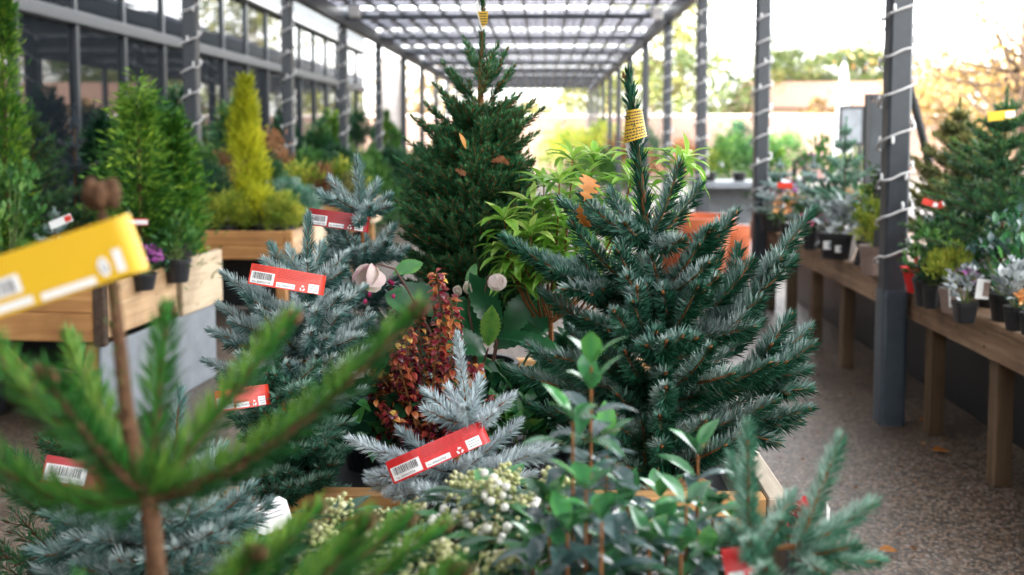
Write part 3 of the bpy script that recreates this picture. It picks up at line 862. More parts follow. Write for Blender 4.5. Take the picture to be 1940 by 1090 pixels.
for t in ((1533, 775, .02), (1512, 800, .04), (1470, 838, .0), (1420, 850, -.06)): C.branch(mid, P(t[0], t[1], YC + t[2]), lat=[.5], latlen=.25)
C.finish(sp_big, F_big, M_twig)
g = Geo()
hh = P(1262, 905, YC)[2] - TB
lathe(g, [(.001, 0), (.085, 0), (.108, hh * .35), (.108, hh * .72), (.085, hh * .95), (.03, hh * 1.02)], (b0[0], b0[1], TB), 36, noise=.025)
rb = g.build('root_ball', M_burlap, sp_big, smooth=True)
g = Geo(); a = np.linspace(0, 2 * np.pi, 40)
tube(g, np.stack([b0[0] + .098 * np.cos(a), b0[1] + .098 * np.sin(a), TB + hh * .88 + .004 * np.sin(5 * a)], 1), .003, 5); g.build('twine', M_rimx, rb)
g = Geo(); tube(g, [P(1255, 795, YC - .1), P(1259, 830, YC - .12), P(1248, 862, YC - .12), P(1246, 910, YC - .1)], [.002, .0018, .0015, .001], 5); g.build('dry_stalk', M_rimx, sp_big)
# its yellow sleeve label
th = thing('sleeve_label', 'yellow printed sleeve label wrapped round the leader of the largest spruce', 'plant label', P(1203, 240, YC))
def sleeve(th, rows, Y, mats, flip=False):
    g = Geo(); v = []; n = 40
    for (xl, xr, yl, yr) in rows:
        a = P(xl, yl, Y); b = P(xr, yr, Y); c = (a + b) / 2; r = np.linalg.norm(b - a) / 2; ax = nrm(b - a)
        nv = nrm(np.cross(ax, UP)); nv = nv if nv[1] < 0 else -nv
        for k in range(n):
            q = 2 * np.pi * k / n
            v.append(c - ax * r * math.cos(q) + nv * r * .75 * math.sin(q))
    m = len(rows)
    f = [(i * n + j, i * n + (j + 1) % n, (i + 1) * n + (j + 1) % n, (i + 1) * n + j) for i in range(m - 1) for j in range(n)]
    g.add(v, f, .5, 0)
    v = np.array(v).reshape(m, n, 3)
    def at(u, w):            # u 0..1 across the front half, w 0..1 from top
        q = u * np.pi; k = q / (2 * np.pi) * n; k0 = int(k) % n; fr = k - int(k)
        i = w * (m - 1); i0 = min(int(i), m - 2); fi = i - i0
        p = [(v[ii][k0] * (1 - fr) + v[ii][(k0 + 1) % n] * fr) for ii in (i0, i0 + 1)]
        pp = p[0] * (1 - fi) + p[1] * fi
        c = v[i0].mean(0) * (1 - fi) + v[i0 + 1].mean(0) * fi
        return pp + nrm(pp - c) * .0008
    return g, at
g, at = sleeve(th, [(1187, 1216, 210, 205), (1184, 1221, 240, 232), (1181, 1226, 272, 258)], YC - .005, None)
r = random.Random(2)
for i in range(9):
    w0 = .07 + i * .098 + (.05 if i > 4 else 0); u = .14
    while u < .9:
        wd = r.uniform(.03, .09); u1 = min(u + wd, .92)
        g.add([at(u, w0), at(u1, w0), at(u1, w0 + .042), at(u, w0 + .042)], [(0, 1, 2, 3)], .5, 1); u = u1 + .022
g.build('printed_strip', [M_yel2, M_ink], th)
g = Geo()
a, b, c, d = P(1183, 268, YC + .0), P(1222, 258, YC + .0), P(1216, 292, YC + .012), P(1192, 302, YC + .012)
g.add([a, b, c, d], [(0, 1, 2, 3)]); g.build('label_tail', M_white, th)

# ---- blue spruce with the red label (centre left)
YA = 2.55
ba = P(578, 760, YA)
sp_a = thing('potted_spruce', 'dense blue spruce behind the orange-red strip label with recycling mark', 'spruce tree', (ba[0], ba[1], TB))
C = Conifer(nl=.027, nw=.0044, dens=2300, ang=1.05, up=.10, tint=.46, gl=.44, bud=.003, latdef=(.45,))
nodes = [
 ((580, 548), [(512, 465, .03, dict(lat=[])), (500, 494, -.05, dict(lat=[])), (545, 470, .08, dict(lat=[])), (612, 462, .08, dict(lat=[])), (656, 482, .0, dict(lat=[])), (652, 512, -.08, dict(lat=[])), (583, 500, -.1, dict(lat=[])), (585, 556, -.16, dict(lat=[])), (530, 520, -.1, dict(lat=[]))]),
 ((580, 605), [(422, 518, 0), (465, 560, -.1), (690, 545, .04), (640, 565, -.14), (530, 625, -.17), (600, 590, -.2), (560, 560, .2), (640, 520, .2)]),
 ((578, 665), [(416, 578, 0), (492, 588, -.14, dict(lat=[])), (398, 626, .02), (705, 600, .06), (672, 640, -.1), (590, 630, -.22), (520, 600, .2), (620, 575, .22), (640, 600, -.16)]),
 ((576, 725), [(388, 684, 0), (600, 672, -.16), (455, 672, -.14), (700, 660, .05), (545, 690, -.22), (500, 660, .2), (640, 650, .2), (660, 690, -.12)]),
 ((575, 780), [(420, 740, 0), (520, 760, -.18), (690, 740, 0), (620, 750, -.16), (580, 700, .2)]),
]
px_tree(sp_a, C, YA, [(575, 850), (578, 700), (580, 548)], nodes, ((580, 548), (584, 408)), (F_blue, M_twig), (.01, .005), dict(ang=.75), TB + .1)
pot(sp_a, (ba[0], ba[1], TB), .085, .14)
# ---- taller blue spruce behind it
YA2 = 2.95
bb = P(690, 700, YA2)
sp_a2 = thing('potted_spruce', 'slender blue spruce with star shaped top beside the dark conical spruce', 'spruce tree', (bb[0], bb[1], TB))
C = Conifer(nl=.028, nw=.0045, dens=2300, ang=1.0, up=.12, tint=.42, gl=.38, bud=.003, latdef=(.45,))
nodes = [
 ((684, 400), [(606, 366, 0, dict(lat=[])), (625, 338, .06, dict(lat=[])), (716, 346, .05, dict(lat=[])), (738, 372, 0, dict(lat=[])), (738, 392, -.06, dict(lat=[])), (640, 378, -.08, dict(lat=[])), (700, 392, -.14, dict(lat=[])), (680, 420, -.14, dict(lat=[]))]),
 ((690, 500), [(620, 430, .05), (650, 440, -.08), (745, 430, 0), (770, 470, .05), (730, 460, -.12), (600, 470, 0), (690, 450, .12), (690, 470, -.16)]),
 ((692, 580), [(620, 520, 0), (660, 520, -.14), (760, 520, 0), (720, 530, -.15), (780, 560, .1), (600, 560, .1)]),
 ((694, 660), [(600, 610, .06), (660, 600, -.16), (750, 600, -.1), (790, 640, .1), (700, 590, -.2)]),
]
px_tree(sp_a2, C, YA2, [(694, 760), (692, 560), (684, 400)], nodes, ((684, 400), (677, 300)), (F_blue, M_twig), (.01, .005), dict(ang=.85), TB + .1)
pot(sp_a2, (bb[0], bb[1], TB), .085, .14)
# ---- lower green-blue spruce at the front left of the tray
YE = 2.40
be = P(540, 935, YE)
sp_e = thing('potted_spruce', 'low bushy green-blue spruce in the front corner of the timber tray', 'spruce tree', (be[0], be[1], TB))
C = Conifer(nl=.027, nw=.0042, dens=2200, ang=1.02, up=.10, tint=.34, gl=.34, bud=.003)
nodes = [
 ((535, 745), [(600, 690, -.06, dict(lat=[])), (455, 690, 0), (500, 700, -.12), (560, 690, .1), (580, 735, -.15), (480, 740, -.1), (420, 720, .05)]),
 ((538, 810), [(668, 800, 0, dict(lat=[.5])), (640, 768, .08), (600, 780, -.14), (440, 790, 0), (500, 780, -.16), (560, 800, -.2), (460, 830, -.1), (645, 830, -.08)]),
 ((540, 870), [(662, 850, .02), (640, 880, -.08), (560, 850, -.2), (450, 870, 0), (500, 850, -.18), (600, 850, -.14), (520, 900, -.18)]),
 ((540, 925), [(655, 930, -.02), (610, 905, -.14), (575, 920, -.18), (500, 930, -.16), (450, 930, 0), (640, 955, -.08), (530, 945, -.15)]),
]
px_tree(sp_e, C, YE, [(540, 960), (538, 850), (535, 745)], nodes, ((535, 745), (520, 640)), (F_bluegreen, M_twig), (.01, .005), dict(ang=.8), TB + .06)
pot(sp_e, (be[0], be[1], TB), .07, .085)
# ---- small silver spruce in front
YF = 2.16
bf = P(862, 960, YF)
sp_f = thing('potted_spruce', 'small silvery spruce with upright leader and bright red label', 'spruce tree', (bf[0], bf[1], FZ))
C = Conifer(nl=.026, nw=.0042, dens=2300, ang=.95, up=.14, tint=.56, gl=.28, bud=.0025)
nodes = [
 ((886, 800), [(806, 742, -.02, dict(lat=[])), (806, 776, -.06, dict(lat=[])), (908, 718, .07, dict(lat=[])), (970, 752, -.02, dict(lat=[])), (884, 772, -.15, dict(lat=[])), (935, 785, -.1, dict(lat=[])), (850, 735, .09, dict(lat=[]))]),
 ((858, 890), [(664, 832, 0, dict(lat=[])), (757, 815, .05, dict(lat=[])), (985, 800, .05, dict(lat=[])), (1050, 852, .0, dict(lat=[])), (1040, 838, .09, dict(lat=[])), (700, 900, -.06, dict(lat=[.5])), (790, 872, -.1, dict(lat=[])), (960, 880, -.1, dict(lat=[])), (740, 860, .1, dict(lat=[])), (905, 870, -.12, dict(lat=[])), (1010, 860, -.06, dict(lat=[])), (820, 850, .12)]),
 ((858, 925), [(700, 915, -.02, dict(lat=[.5])), (735, 935, -.1), (800, 930, -.14), (1010, 900, 0), (950, 920, -.12)]),
]
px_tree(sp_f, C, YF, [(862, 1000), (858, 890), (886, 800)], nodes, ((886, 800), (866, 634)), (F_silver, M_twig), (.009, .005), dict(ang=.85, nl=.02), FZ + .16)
pot(sp_f, (bf[0], bf[1], FZ), .08, .2)
# ---- dark conical spruce behind
YB = 3.15
bk = P(905, 800, YB)
sp_b = thing('potted_spruce', 'tall dark green conical spruce with brown leader under the roof', 'spruce tree', (bk[0], bk[1], TB))
C = Conifer(nl=.024, nw=.0042, dens=850, ang=.75, up=.12, tint=.40, gl=.22, bud=.004)
tp = lambda y: P(908 - (y - 400) * .012, y, YB)
C.trunk([A(bk[0], bk[1], TB + .1)] + [tp(y) for y in (800, 600, 400, 200, 120)], .016, .008)
C.leader(tp(140), P(917, -40, YB), ang=.38, r0=.008, dens=1100, tint=.15, bud=.006)
def outl(y):    # left and right outline of the crown in pixels
    ys = [60, 130, 180, 250, 320, 400, 500, 600]
    return np.interp(y, ys, [885, 866, 838, 792, 750, 735, 738, 715]), np.interp(y, ys, [932, 955, 985, 1018, 1038, 1055, 1075, 1085])
for (tx, ty, ny, dy) in ((838, 118, 215, 0), (880, 75, 150, .03), (942, 85, 150, -.02), (962, 92, 180, .05), (975, 125, 215, 0), (858, 135, 200, -.06), (930, 110, 190, -.08), (985, 180, 260, 0), (1012, 190, 290, -.05), (1030, 205, 300, .03), (1000, 225, 290, -.1), (822, 160, 250, 0), (805, 195, 290, .02), (860, 185, 260, -.1), (780, 220, 320, 0), (765, 262, 350, .03), (750, 300, 380, 0), (748, 340, 420, .02), (1020, 250, 330, .05)):
    C.branch(tp(ny), P(tx, ty, YB + dy), sag=.06, lat=[.3, .5, .7], latlen=.36, fork=1.05, zl=.3)
for i, y in enumerate(np.linspace(250, 640, 20)):
    l, r_ = outl(y - 60)
    for j in range(12):
        a = j * 2 * np.pi / 12 + i * .7 + rng.normal() * .15
        half = (r_ - l) / 2; cx = (l + r_) / 2
        rr = half * rng.uniform(.78, 1.0)
        tx = cx + rr * math.cos(a); dy = -rr / FPX * YB * math.sin(a) * .85
        C.branch(tp(y), P(tx, y - rng.uniform(25, 75), YB + dy), sag=.2, latlen=.46, fork=.9, zl=.5, lat=[.3, .5, .7])
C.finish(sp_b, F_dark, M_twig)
pot(sp_b, (bk[0], bk[1], TB), .12, .2)
th = thing('flag_label', 'small white and yellow label folded round the leader of the dark spruce', 'plant label', P(915, 40, YB))
g = Geo()
a, b, c, d = P(898, 8, YB - .03), P(922, 20, YB - .035), P(922, 50, YB - .03), P(913, 60, YB - .03)
g.add([a, P(905, 0, YB - .03), c, d], [(0, 1, 2, 3)], .5, 1)
g.add([P(905, 22, YB - .036), P(925, 22, YB - .036), P(923, 46, YB - .035), P(914, 52, YB - .035)], [(0, 1, 2, 3)], .5, 0)
for i in range(5): g.add([P(908 + i, 25 + i * 5, YB - .037), P(922, 25 + i * 5, YB - .037), P(922, 27 + i * 5, YB - .037), P(908 + i, 27 + i * 5, YB - .037)], [(0, 1, 2, 3)], .5, 2)
g.build('printed_strip', [M_yel2, M_white, M_ink], th)
# ---- near bright green fir
YD = 1.0
bd = P(300, 1130, YD)
sp_d = thing('young_fir', 'tall bright green fir with brown buds closest to the viewer', 'fir tree', (bd[0], bd[1], FZ))
C = Conifer(nl=.031, nw=.0030, dens=2500, ang=1.0, up=.34, tint=.36, gl=.46, bud=.006, r0=.0042)
N0 = (284, 945)
def dbr(px_path, dy, r=.0068, **kw):
    k = dict(C.kw); k['r0'] = r; k.update(kw)
    p0, c, p2 = [P(x, y, YD + d) for (x, y), d in zip(px_path, (0, dy * .5, dy))]
    shoot(C.N, C.W, p0, c, p2, **k)
    d = nrm(p2 - c)
    for q in ((0, 0, 0), (.006, 0, 0), (-.005, 0, .003), (0, .005, .002)):
        e = p2 + A(*q); tube(C.W, [e - d * .006, e + d * .003, e + d * .010], [.0045, .005, .0015], 6, .9)
for pts_, dy in (([N0, (520, 900), (792, 588)], .0), ([N0, (400, 800), (552, 605)], .14), ([N0, (296, 760), (318, 592)], .12), ([N0, (170, 860), (88, 712)], -.06),
                 ([N0, (90, 800), (-70, 600)], .10), ([N0, (90, 1010), (-130, 770)], .02), ([N0, (210, 850), (130, 640)], .25)):
    dbr(pts_, dy)
C.trunk([A(bd[0], bd[1], FZ + .1), P(300, 1130, YD), P(284, 945, YD), P(258, 880, YD), P(240, 780, YD), P(216, 560, YD), P(205, 470, YD), P(190, 385, YD)], .0115, .0045)
for q in range(26):
    y = rng.uniform(420, 1090); e = P(np.interp(y, [385, 560, 780, 880, 945, 1130], [190, 216, 240, 258, 284, 300]), y, YD); o = nrm(A(rng.normal(), -abs(rng.normal()), .5)) * rng.uniform(.006, .013)
    tube(C.W, [e, e + o * .7, e + o], [.005, .004, .0018], 5, rng.uniform(.3, .9))
k = dict(C.kw); k.update(up=.0, dens=500, nl=.014, r0=.004, tint=.3, ang=.6)
shoot(C.N, C.W, P(240, 780, YD), P(216, 560, YD), P(205, 470, YD), **k)
for q in ((0, 0, 0), (.012, 0, -.003), (-.011, .003, -.004), (.003, -.009, -.002), (0, .008, 0), (-.006, -.006, .003), (.008, .006, .002)):
    e = P(190, 362, YD) + A(*q); tube(C.W, [e - A(0, 0, .014), e, e + A(q[0] * .3, 0, .010)], [.005, .0085, .003], 7, .9)
N1 = (306, 1330)
for pts_, dy in (([N1, (520, 1240), (692, 990)], .0), ([N1, (400, 1180), (482, 1050)], -.12), ([N1, (600, 1300), (870, 1085)], -.05),
                 ([N1, (420, 1170), (600, 965)], .2), ([N1, (420, 1170), (560, 1000)], .26), ([N1, (250, 1250), (150, 1120)], 0), ([N1, (520, 1200), (770, 985)], .2), ([N1, (560, 1200), (840, 1000)], .27), ([N1, (500, 1220), (650, 1040)], .1), ([N1, (150, 1250), (-60, 1110)], .1)):
    dbr(pts_, dy, nl=.034, dens=2500)
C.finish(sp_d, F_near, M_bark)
pot(sp_d, (bd[0], bd[1], FZ), .11, .16)
# ---- small green-blue spruce at the right of the low bench
YG = 1.42
bgp = P(1440, 1150, YG)
sp_g = thing('potted_spruce', 'small pale tipped spruce with two tall upright shoots near the gravel', 'spruce tree', (bgp[0], bgp[1], FZ))
C = Conifer(nl=.025, nw=.0028, dens=3000, ang=.9, up=.12, tint=.45, gl=.4, bud=.003)
C.trunk([A(bgp[0], bgp[1], FZ + .1), bgp, P(1445, 1010, YG)], .008, .005)
def sb(a, b, dy, **kw):
    C.branch(P(a[0], a[1], YG), P(b[0], b[1], YG + dy), **dict(dict(lat=[], sag=.03), **kw))
sb((1420, 1020), (1416, 806), .0); sb((1440, 1035), (1385, 870), .06)
tube(C.W, [P(1445, 1040, YG), P(1510, 1035, YG)], .004, 6, .5)
sb((1510, 1040), (1592, 832), .0); sb((1510, 1045), (1652, 955), .02); sb((1510, 1055), (1620, 1035), -.05); sb((1510, 1060), (1668, 1062), .05); sb((1505, 1055), (1560, 1085), -.08); sb((1500, 1050), (1600, 985), .1)
sb((1440, 1040), (1385, 1000), -.08); sb((1440, 1045), (1480, 990), -.1); sb((1440, 1060), (1340, 1000), .08); sb((1440, 1070), (1420, 1030), -.15); sb((1445, 1100), (1560, 1130), -.1, lat=[.5]); sb((1445, 1100), (1330, 1090), -.05, lat=[.5]); sb((1445, 1120), (1450, 1080), -.16)
sb((1440, 1040), (1500, 940), .06)
C.finish(sp_g, F_mint, M_twig)
pot(sp_g, (bgp[0], bgp[1], FZ), .08, .13)
# ---- blue spruce low at the left
YH = 1.78
bh = P(300, 1130, YH)
sp_h = thing('potted_spruce', 'spreading grey-blue spruce low behind the trunk of the nearest fir', 'spruce tree', (bh[0], bh[1], FZ))
C = Conifer(nl=.032, nw=.0038, dens=1900, ang=.95, up=.12, tint=.42, gl=.32, bud=.003)
nodes = [((325, 935), [(230, 870, .05), (420, 850, .06), (300, 900, -.12), (400, 900, -.1)]),
         ((315, 1030), [(90, 975, 0), (130, 958, .08), (60, 1045, -.04), (220, 975, -.15), (270, 985, -.2), (360, 960, -.18), (475, 925, 0), (510, 955, .05), (440, 990, -.12), (400, 1010, -.2), (180, 1030, -.15)]),
         ((305, 1100), [(70, 1080, 0), (150, 1075, -.14), (250, 1060, -.2), (350, 1060, -.2), (450, 1060, -.1), (520, 1030, .02)])]
px_tree(sp_h, C, YH, [(300, 1130), (315, 1030), (325, 935)], nodes, ((325, 935), (340, 745)), (F_blue, M_twig), (.009, .005), dict(ang=.8), FZ + .1)
pot(sp_h, (bh[0], bh[1], FZ), .1, .15)
# ---- dark fir at the far left of the tray
bj = P(30, 1000, 2.0)
C = auto_conifer(.44, .26, 6, 7, nl=.024, nw=.003, dens=650, tint=.3, gl=.25, rt=.01)
fir_l = thing('potted_fir', 'dark green fir half hidden behind the nearest branches at the frame edge', 'fir tree', (-.93, 2.0, FZ), rz=.4)
C.finish(fir_l, F_dark, M_bark, local=True)
g = Geo(); lathe(g, [(.001, 0), (.06, 0), (.08, .11), (.083, .12), (.075, .12), (.001, .11)], sides=24); g.build('pot', M_black, fir_l, local=True)

# ---- labels of the sharp trees
strip_label(P(473, 518, 2.33), P(606, 540, 2.40), .046, 'orange-red strip label with barcode across the dense blue spruce', [M_orred, M_white, M_ink, M_rink], red_design(), curve=.011)
strip_label(P(584, 410, 2.84), P(690, 424, 2.88), .046, 'deep red strip label hanging on the slender star topped spruce', [M_dred, M_white, M_ink, M_rink], red_design(), curve=.011)
strip_label(P(738, 897, 2.03), P(908, 822, 2.08), .046, 'bright red slanting label in front of the small silvery spruce', [M_red, M_white, M_ink, M_rink], red_design(), curve=.011)
strip_label(P(408, 762, 2.22), P(502, 748, 2.28), .045, 'red label half hidden among the needles of the low bushy spruce', [M_orred, M_white, M_ink, M_rink], red_design(), curve=.011)
strip_label(P(82, 888, 1.78), P(190, 905, 1.82), .048, 'dark red and white barcode label behind the nearest fir', [M_dred, M_white, M_ink, M_rink],
            [('r', .03, .75, .12, .72, 1, 1)] + barcode(.08, .66, .36, .68) + [('t', '00002777', .1, .16, .17, 2)], curve=.004)
strip_label(P(1372, 1076, 1.33), P(1440, 1066, 1.36), .046, 'red label with white print low on the small pale tipped spruce', [M_red, M_white, M_ink, M_rink],
            [('r', .05, .45, .05, .35, 1, 1), ('r', .6, .95, .05, .28, 1, 1)], curve=.003)
# the large blurred yellow one
strip_label(P(-70, 566, .97), P(226, 469, .985), .056, 'large yellow plant label wrapped round the nearest fir leader', [M_yel, M_white, M_ink, M_rink],
            [('r', .13, .36, .30, .62, 1, 1)] + barcode(.15, .33, .34, .56, n=10) + [('r', .14, .40, .06, .2, 1, 1), ('r', .45, .80, .04, .17, 1, 1), ('r', .945, 1, .1, .5, 1, 1)] +
            [('poly', [(.875 + .036 * math.cos(t), .27 + .17 * math.sin(t)) for t in np.linspace(0, 6.28, 20)[:-1]], 1)] + recycle(.875, .27, .022, .11, 2), curve=.0)

# ================================================================== leafy plants of the centre
OVAL = (.08, .55, .9, 1., .85, .45, .04)
LANCE = (.15, .55, .85, 1., .8, .42, .03)
PETAL = (.3, .8, 1., 1., .75, .15)
def whorl(g, p, ax, n, L, W, curl=.6, el=.5, tint=(.2, .9), prof=OVAL, fold=.3, off=0, mat=0, jit=.2, serr=0, wave=0):
    ax = nrm(ax); ref = A(.3, .9, .1); U = nrm(np.cross(ax, ref)); V = np.cross(ax, U)
    for k in range(n):
        a = off + k * 2 * np.pi / n + rng.normal() * jit
        r = math.cos(a) * U + math.sin(a) * V
        e = el + rng.normal() * .18
        d = r * math.cos(e) + ax * math.sin(e)
        nv = ax * math.cos(e) - r * math.sin(e)
        leaf(g, p + d * .004, d, nv, L * rng.uniform(.75, 1.15), W * rng.uniform(.85, 1.1), curl * rng.uniform(.6, 1.4), fold, rng.uniform(*tint), prof, mat=mat, serr=serr, wave=wave)

# ---- bronze-leaved coprosma
YP = 2.62
bp = P(810, 830, YP)
cop = thing('bronze_shrub', 'glossy bronze and red small leaved shrub between the silvery spruce and hellebore', 'shrub', (bp[0], bp[1], TB))
L, S = Geo(), Geo()
stems = [[(812, 860), (822, 700), (838, 600), (826, 515)], [(805, 860), (800, 720), (795, 640), (790, 590)], [(800, 860), (765, 770), (725, 720), (702, 712)],
         [(815, 860), (850, 720), (862, 630), (850, 560)], [(800, 870), (750, 800), (715, 770), (712, 745)], [(820, 870), (860, 800), (880, 740), (885, 690)],
         [(820, 880), (900, 820), (940, 790), (962, 775)], [(805, 880), (770, 830), (745, 800), (735, 780)], [(815, 870), (830, 770), (835, 700), (812, 640)], [(815, 870), (790, 790), (770, 730), (760, 690)],
         [(800, 880), (760, 840), (730, 835), (715, 840)], [(815, 880), (800, 800), (810, 760), (815, 740)], [(815, 880), (850, 830), (870, 810), (870, 780)], [(805, 870), (775, 760), (755, 690), (745, 650)], [(805, 870), (760, 790), (740, 730), (735, 690)], [(815, 870), (870, 760), (895, 720), (905, 700)], [(800, 870), (780, 720), (772, 660), (768, 620)], [(810, 870), (740, 810), (705, 790), (690, 770)], [(820, 870), (910, 800), (930, 775), (940, 760)]]
for si, st in enumerate(stems):
    dy = rng.uniform(-.10, .08); pts = [P(x, y, YP + dy * i / 3) for i, (x, y) in enumerate(st)]
    tube(S, pts, [.004, .003, .0022, .0012], 5, .5)
    dense = np.array(pts); tt = np.linspace(0, 3, 400)
    path = np.stack([np.interp(tt, range(4), dense[:, k]) for k in range(3)], 1)
    ln = np.linalg.norm(np.diff(path, axis=0), axis=1).sum(); n = int(ln / .0076)
    for k in range(n):
        i = int((k + .5) / n * 398); p = path[i]; ax = nrm(path[min(i + 6, 399)] - path[max(0, i - 6)])
        if i < 90 and rng.uniform() < .5: continue
        top = i / 399; base = .32 + .40 * (1 - (p[2] - TB) * 0) * top * (1.1 if si < 4 else .7)
        whorl(L, p, ax, 3 if k % 2 else 2, (.035 * (1 - .25 * top)), .015, rng.uniform(.9, 2.2), .35, (max(0, base - .36), min(1, base + .44)), OVAL, .25, off=k * 1.57)
L.build('foliage', F_copr, cop, smooth=True); S.build('stem', M_twig, cop)
pot(cop, (bp[0], bp[1], TB), .075, .12)

# ---- hellebore with large toothed leaves and nodding flowers
YL = 2.82
bl = P(915, 800, YL)
hel = thing('hellebore', 'hellebore with large toothed dark leaves and pale nodding flowers', 'flowering plant', (bl[0], bl[1], TB))
L, S, Fl = Geo(), Geo(), Geo()
TOO = tuple(w * (1 + .10 * (1 if i % 2 else -1)) for i, w in enumerate(np.interp(np.linspace(0, 1, 22), [0, .15, .4, .6, .8, 1], [.1, .55, .95, 1, .7, .02])))
def pl(a, b, W, dy0, dy1, tint, curl=.7, facing=(.1, -.75, .65), fold=.22, wave=.03):
    p0, p1 = P(a[0], a[1], YL + dy0), P(b[0], b[1], YL + dy1)
    d = p1 - p0; LL = np.linalg.norm(d)
    leaf(L, p0, d + UP * LL * curl * .3, A(*facing), LL * 1.08, W, curl, fold, tint, TOO, wave=wave)
for q in (((945, 635), (898, 530), .085, 0, -.06, .42, .25), ((925, 655), (932, 590), .055, -.1, -.16, .95, .2), ((935, 640), (1075, 665), .085, -.05, -.12, .35, .9, (.1, -.25, 1)),
          ((930, 650), (855, 572), .095, 0, -.03, .55, .4), ((960, 640), (1000, 560), .075, .04, .03, .5, .4), ((935, 660), (1050, 610), .09, .05, .1, .3, .6), ((920, 670), (850, 640), .08, -.02, -.1, .5, .6),
          ((925, 690), (985, 745), .08, -.06, -.12, .4, .8), ((905, 700), (960, 760), .085, 0, -.1, .35, .8), ((900, 700), (860, 770), .085, 0, -.05, .3, .8), ((760, 660), (745, 740), .09, -.05, -.12, .45, .8),
          ((790, 620), (715, 690), .09, 0, -.08, .25, .7), ((790, 590), (735, 560), .08, 0, -.03, .62, .5), ((745, 520), (800, 500), .05, .0, .02, .8, .5), ((900, 640), (770, 540), .09, .1, .08, .4, .4),
          ((920, 560), (960, 520), .05, .05, .05, .9, .4), ((885, 555), (900, 505), .03, 0, -.02, .8, .8), ((720, 760), (650, 830), .11, -.15, -.2, .15, .8), ((760, 780), (700, 850), .11, -.15, -.2, .12, .8), ((720, 700), (670, 740), .1, -.1, -.15, .3, .8),
          ((690, 780), (640, 760), .1, -.1, -.15, .12, .6), ((980, 700), (1040, 760), .1, .05, 0, .2, .7), ((1000, 640), (1060, 560), .08, .1, .12, .3, .4), ((870, 760), (900, 830), .1, -.05, -.1, .2, .7), ((800, 700), (760, 610), .1, .12, .1, .3, .4), ((690, 650), (650, 600), .08, .1, .1, .3, .5)):
    pl(*q)
for i in range(30):
    a = rng.uniform(0, 6.28); rr = rng.uniform(.05, .2); z = TB + rng.uniform(.06, .26)
    p = A(bl[0] - .08 + rr * math.cos(a) * 1.3, bl[1] + rr * math.sin(a) * .8, z)
    leaf(L, p, A(math.cos(a), math.sin(a), .3), A(0, -.2, 1), rng.uniform(.09, .14), rng.uniform(.06, .085), .9, .2, rng.uniform(.05, .5), TOO, wave=.03)
for st in ([(915, 800), (930, 720), (945, 640)], [(910, 800), (900, 740), (925, 660)], [(905, 800), (850, 700), (800, 600), (770, 545), (748, 510), (715, 500)], [(915, 780), (940, 650), (915, 570), (925, 525), (940, 515)], [(915, 780), (900, 650), (888, 590), (888, 560)], [(900, 800), (800, 740), (760, 660)], [(890, 800), (760, 780), (720, 720)]):
    pts = [P(x, y, YL - .05 * i / len(st)) for i, (x, y) in enumerate(st)]; tube(S, pts, np.linspace(.0042, .0026, len(pts)), 6, .5)
def flower(px, py, Y, r, ax, tints, openn=.35, n=5):
    Fl = Geo()
    c = P(px, py, Y); ax = nrm(A(*ax)); U = nrm(np.cross(ax, A(.2, .9, .3))); V = np.cross(ax, U)
    for k in range(n):
        a = k * 2 * np.pi / n + .3 + rng.normal() * .2; rd = math.cos(a) * U + math.sin(a) * V
        d = ax * math.cos(openn + .5) + rd * math.sin(openn + .5)
        leaf(Fl, c - ax * r * .9, d, rd * math.cos(openn + .5) - ax * math.sin(openn + .5), r * rng.uniform(2.2, 2.7), r * rng.uniform(1.7, 2.2), rng.uniform(1.3, 1.8), .25, tints[k % len(tints)], PETAL, md=.02)
    Fl.build('flower', F_petal, hel, smooth=True)
flower(702, 524, YL - .16, .029, (-.45, -.45, -.65), (.34, .6, .85, .5, .04), .62)
flower(942, 532, YL - .16, .019, (.15, -.3, -.9), (.42, .5, .4), .45)
flower(888, 548, YL - .04, .015, (-.1, -.2, .9), (.3, .45), .05); flower(868, 552, YL - .04, .013, (-.4, -.2, .8), (.3, .45), .05)
L.build('foliage', F_hell, hel, smooth=True); S.build('stem', plain('purple_stem', (.13, .06, .045), .6), hel)
pot(hel, (bl[0], bl[1], TB), .1, .13)

# ---- bright green daphne like shrub
YK = 2.85
bk2 = P(1060, 760, YK)
dap = thing('evergreen_shrub', 'bright lime green evergreen shrub with long curling leaves beside the largest spruce', 'shrub', (bk2[0], bk2[1], TB))
L, S = Geo(), Geo()
tips = [(1085, 300, 0), (1060, 345, -.08), (955, 415, -.05), (1005, 445, -.1), (1075, 430, -.12), (1110, 335, .05), (1195, 345, .0), (1205, 300, .08), (1285, 315, .0), (1300, 300, .06), (1040, 400, .04), (1100, 400, .02), (1030, 350, .06), (960, 470, -.06), (1125, 300, .1), (1010, 390, .0), (1060, 480, -.1), (985, 500, -.04), (1095, 470, .0), (1130, 420, .05), (1150, 470, .1)]
for (x, y, dy) in tips:
    b = (1040 + (x - 1040) * .25 + rng.uniform(-12, 12), 600); m = (1040 + (x - 1040) * .8, (y + 600) / 2 + 20)
    pts = bez(P(b[0], b[1], YK), P(m[0], m[1], YK + dy), P(x, y, YK + dy), np.linspace(0, 1, 9))
    tube(S, pts, np.linspace(.0038, .0018, 9), 5, .5); ax = nrm(pts[-1] - pts[-2])
    whorl(L, pts[-1], ax, 5, .075, .021, .9, .95, (.45, 1), LANCE, .3)
    whorl(L, pts[-1] - ax * .006, ax, 7, .105, .031, 1.1, .55, (.3, .9), LANCE, .3, off=.4)
    for q in (7, 6, 5): whorl(L, pts[q], ax, 5, .10, .031, 1.2, .38, (.15, .75), LANCE, .28, off=q)
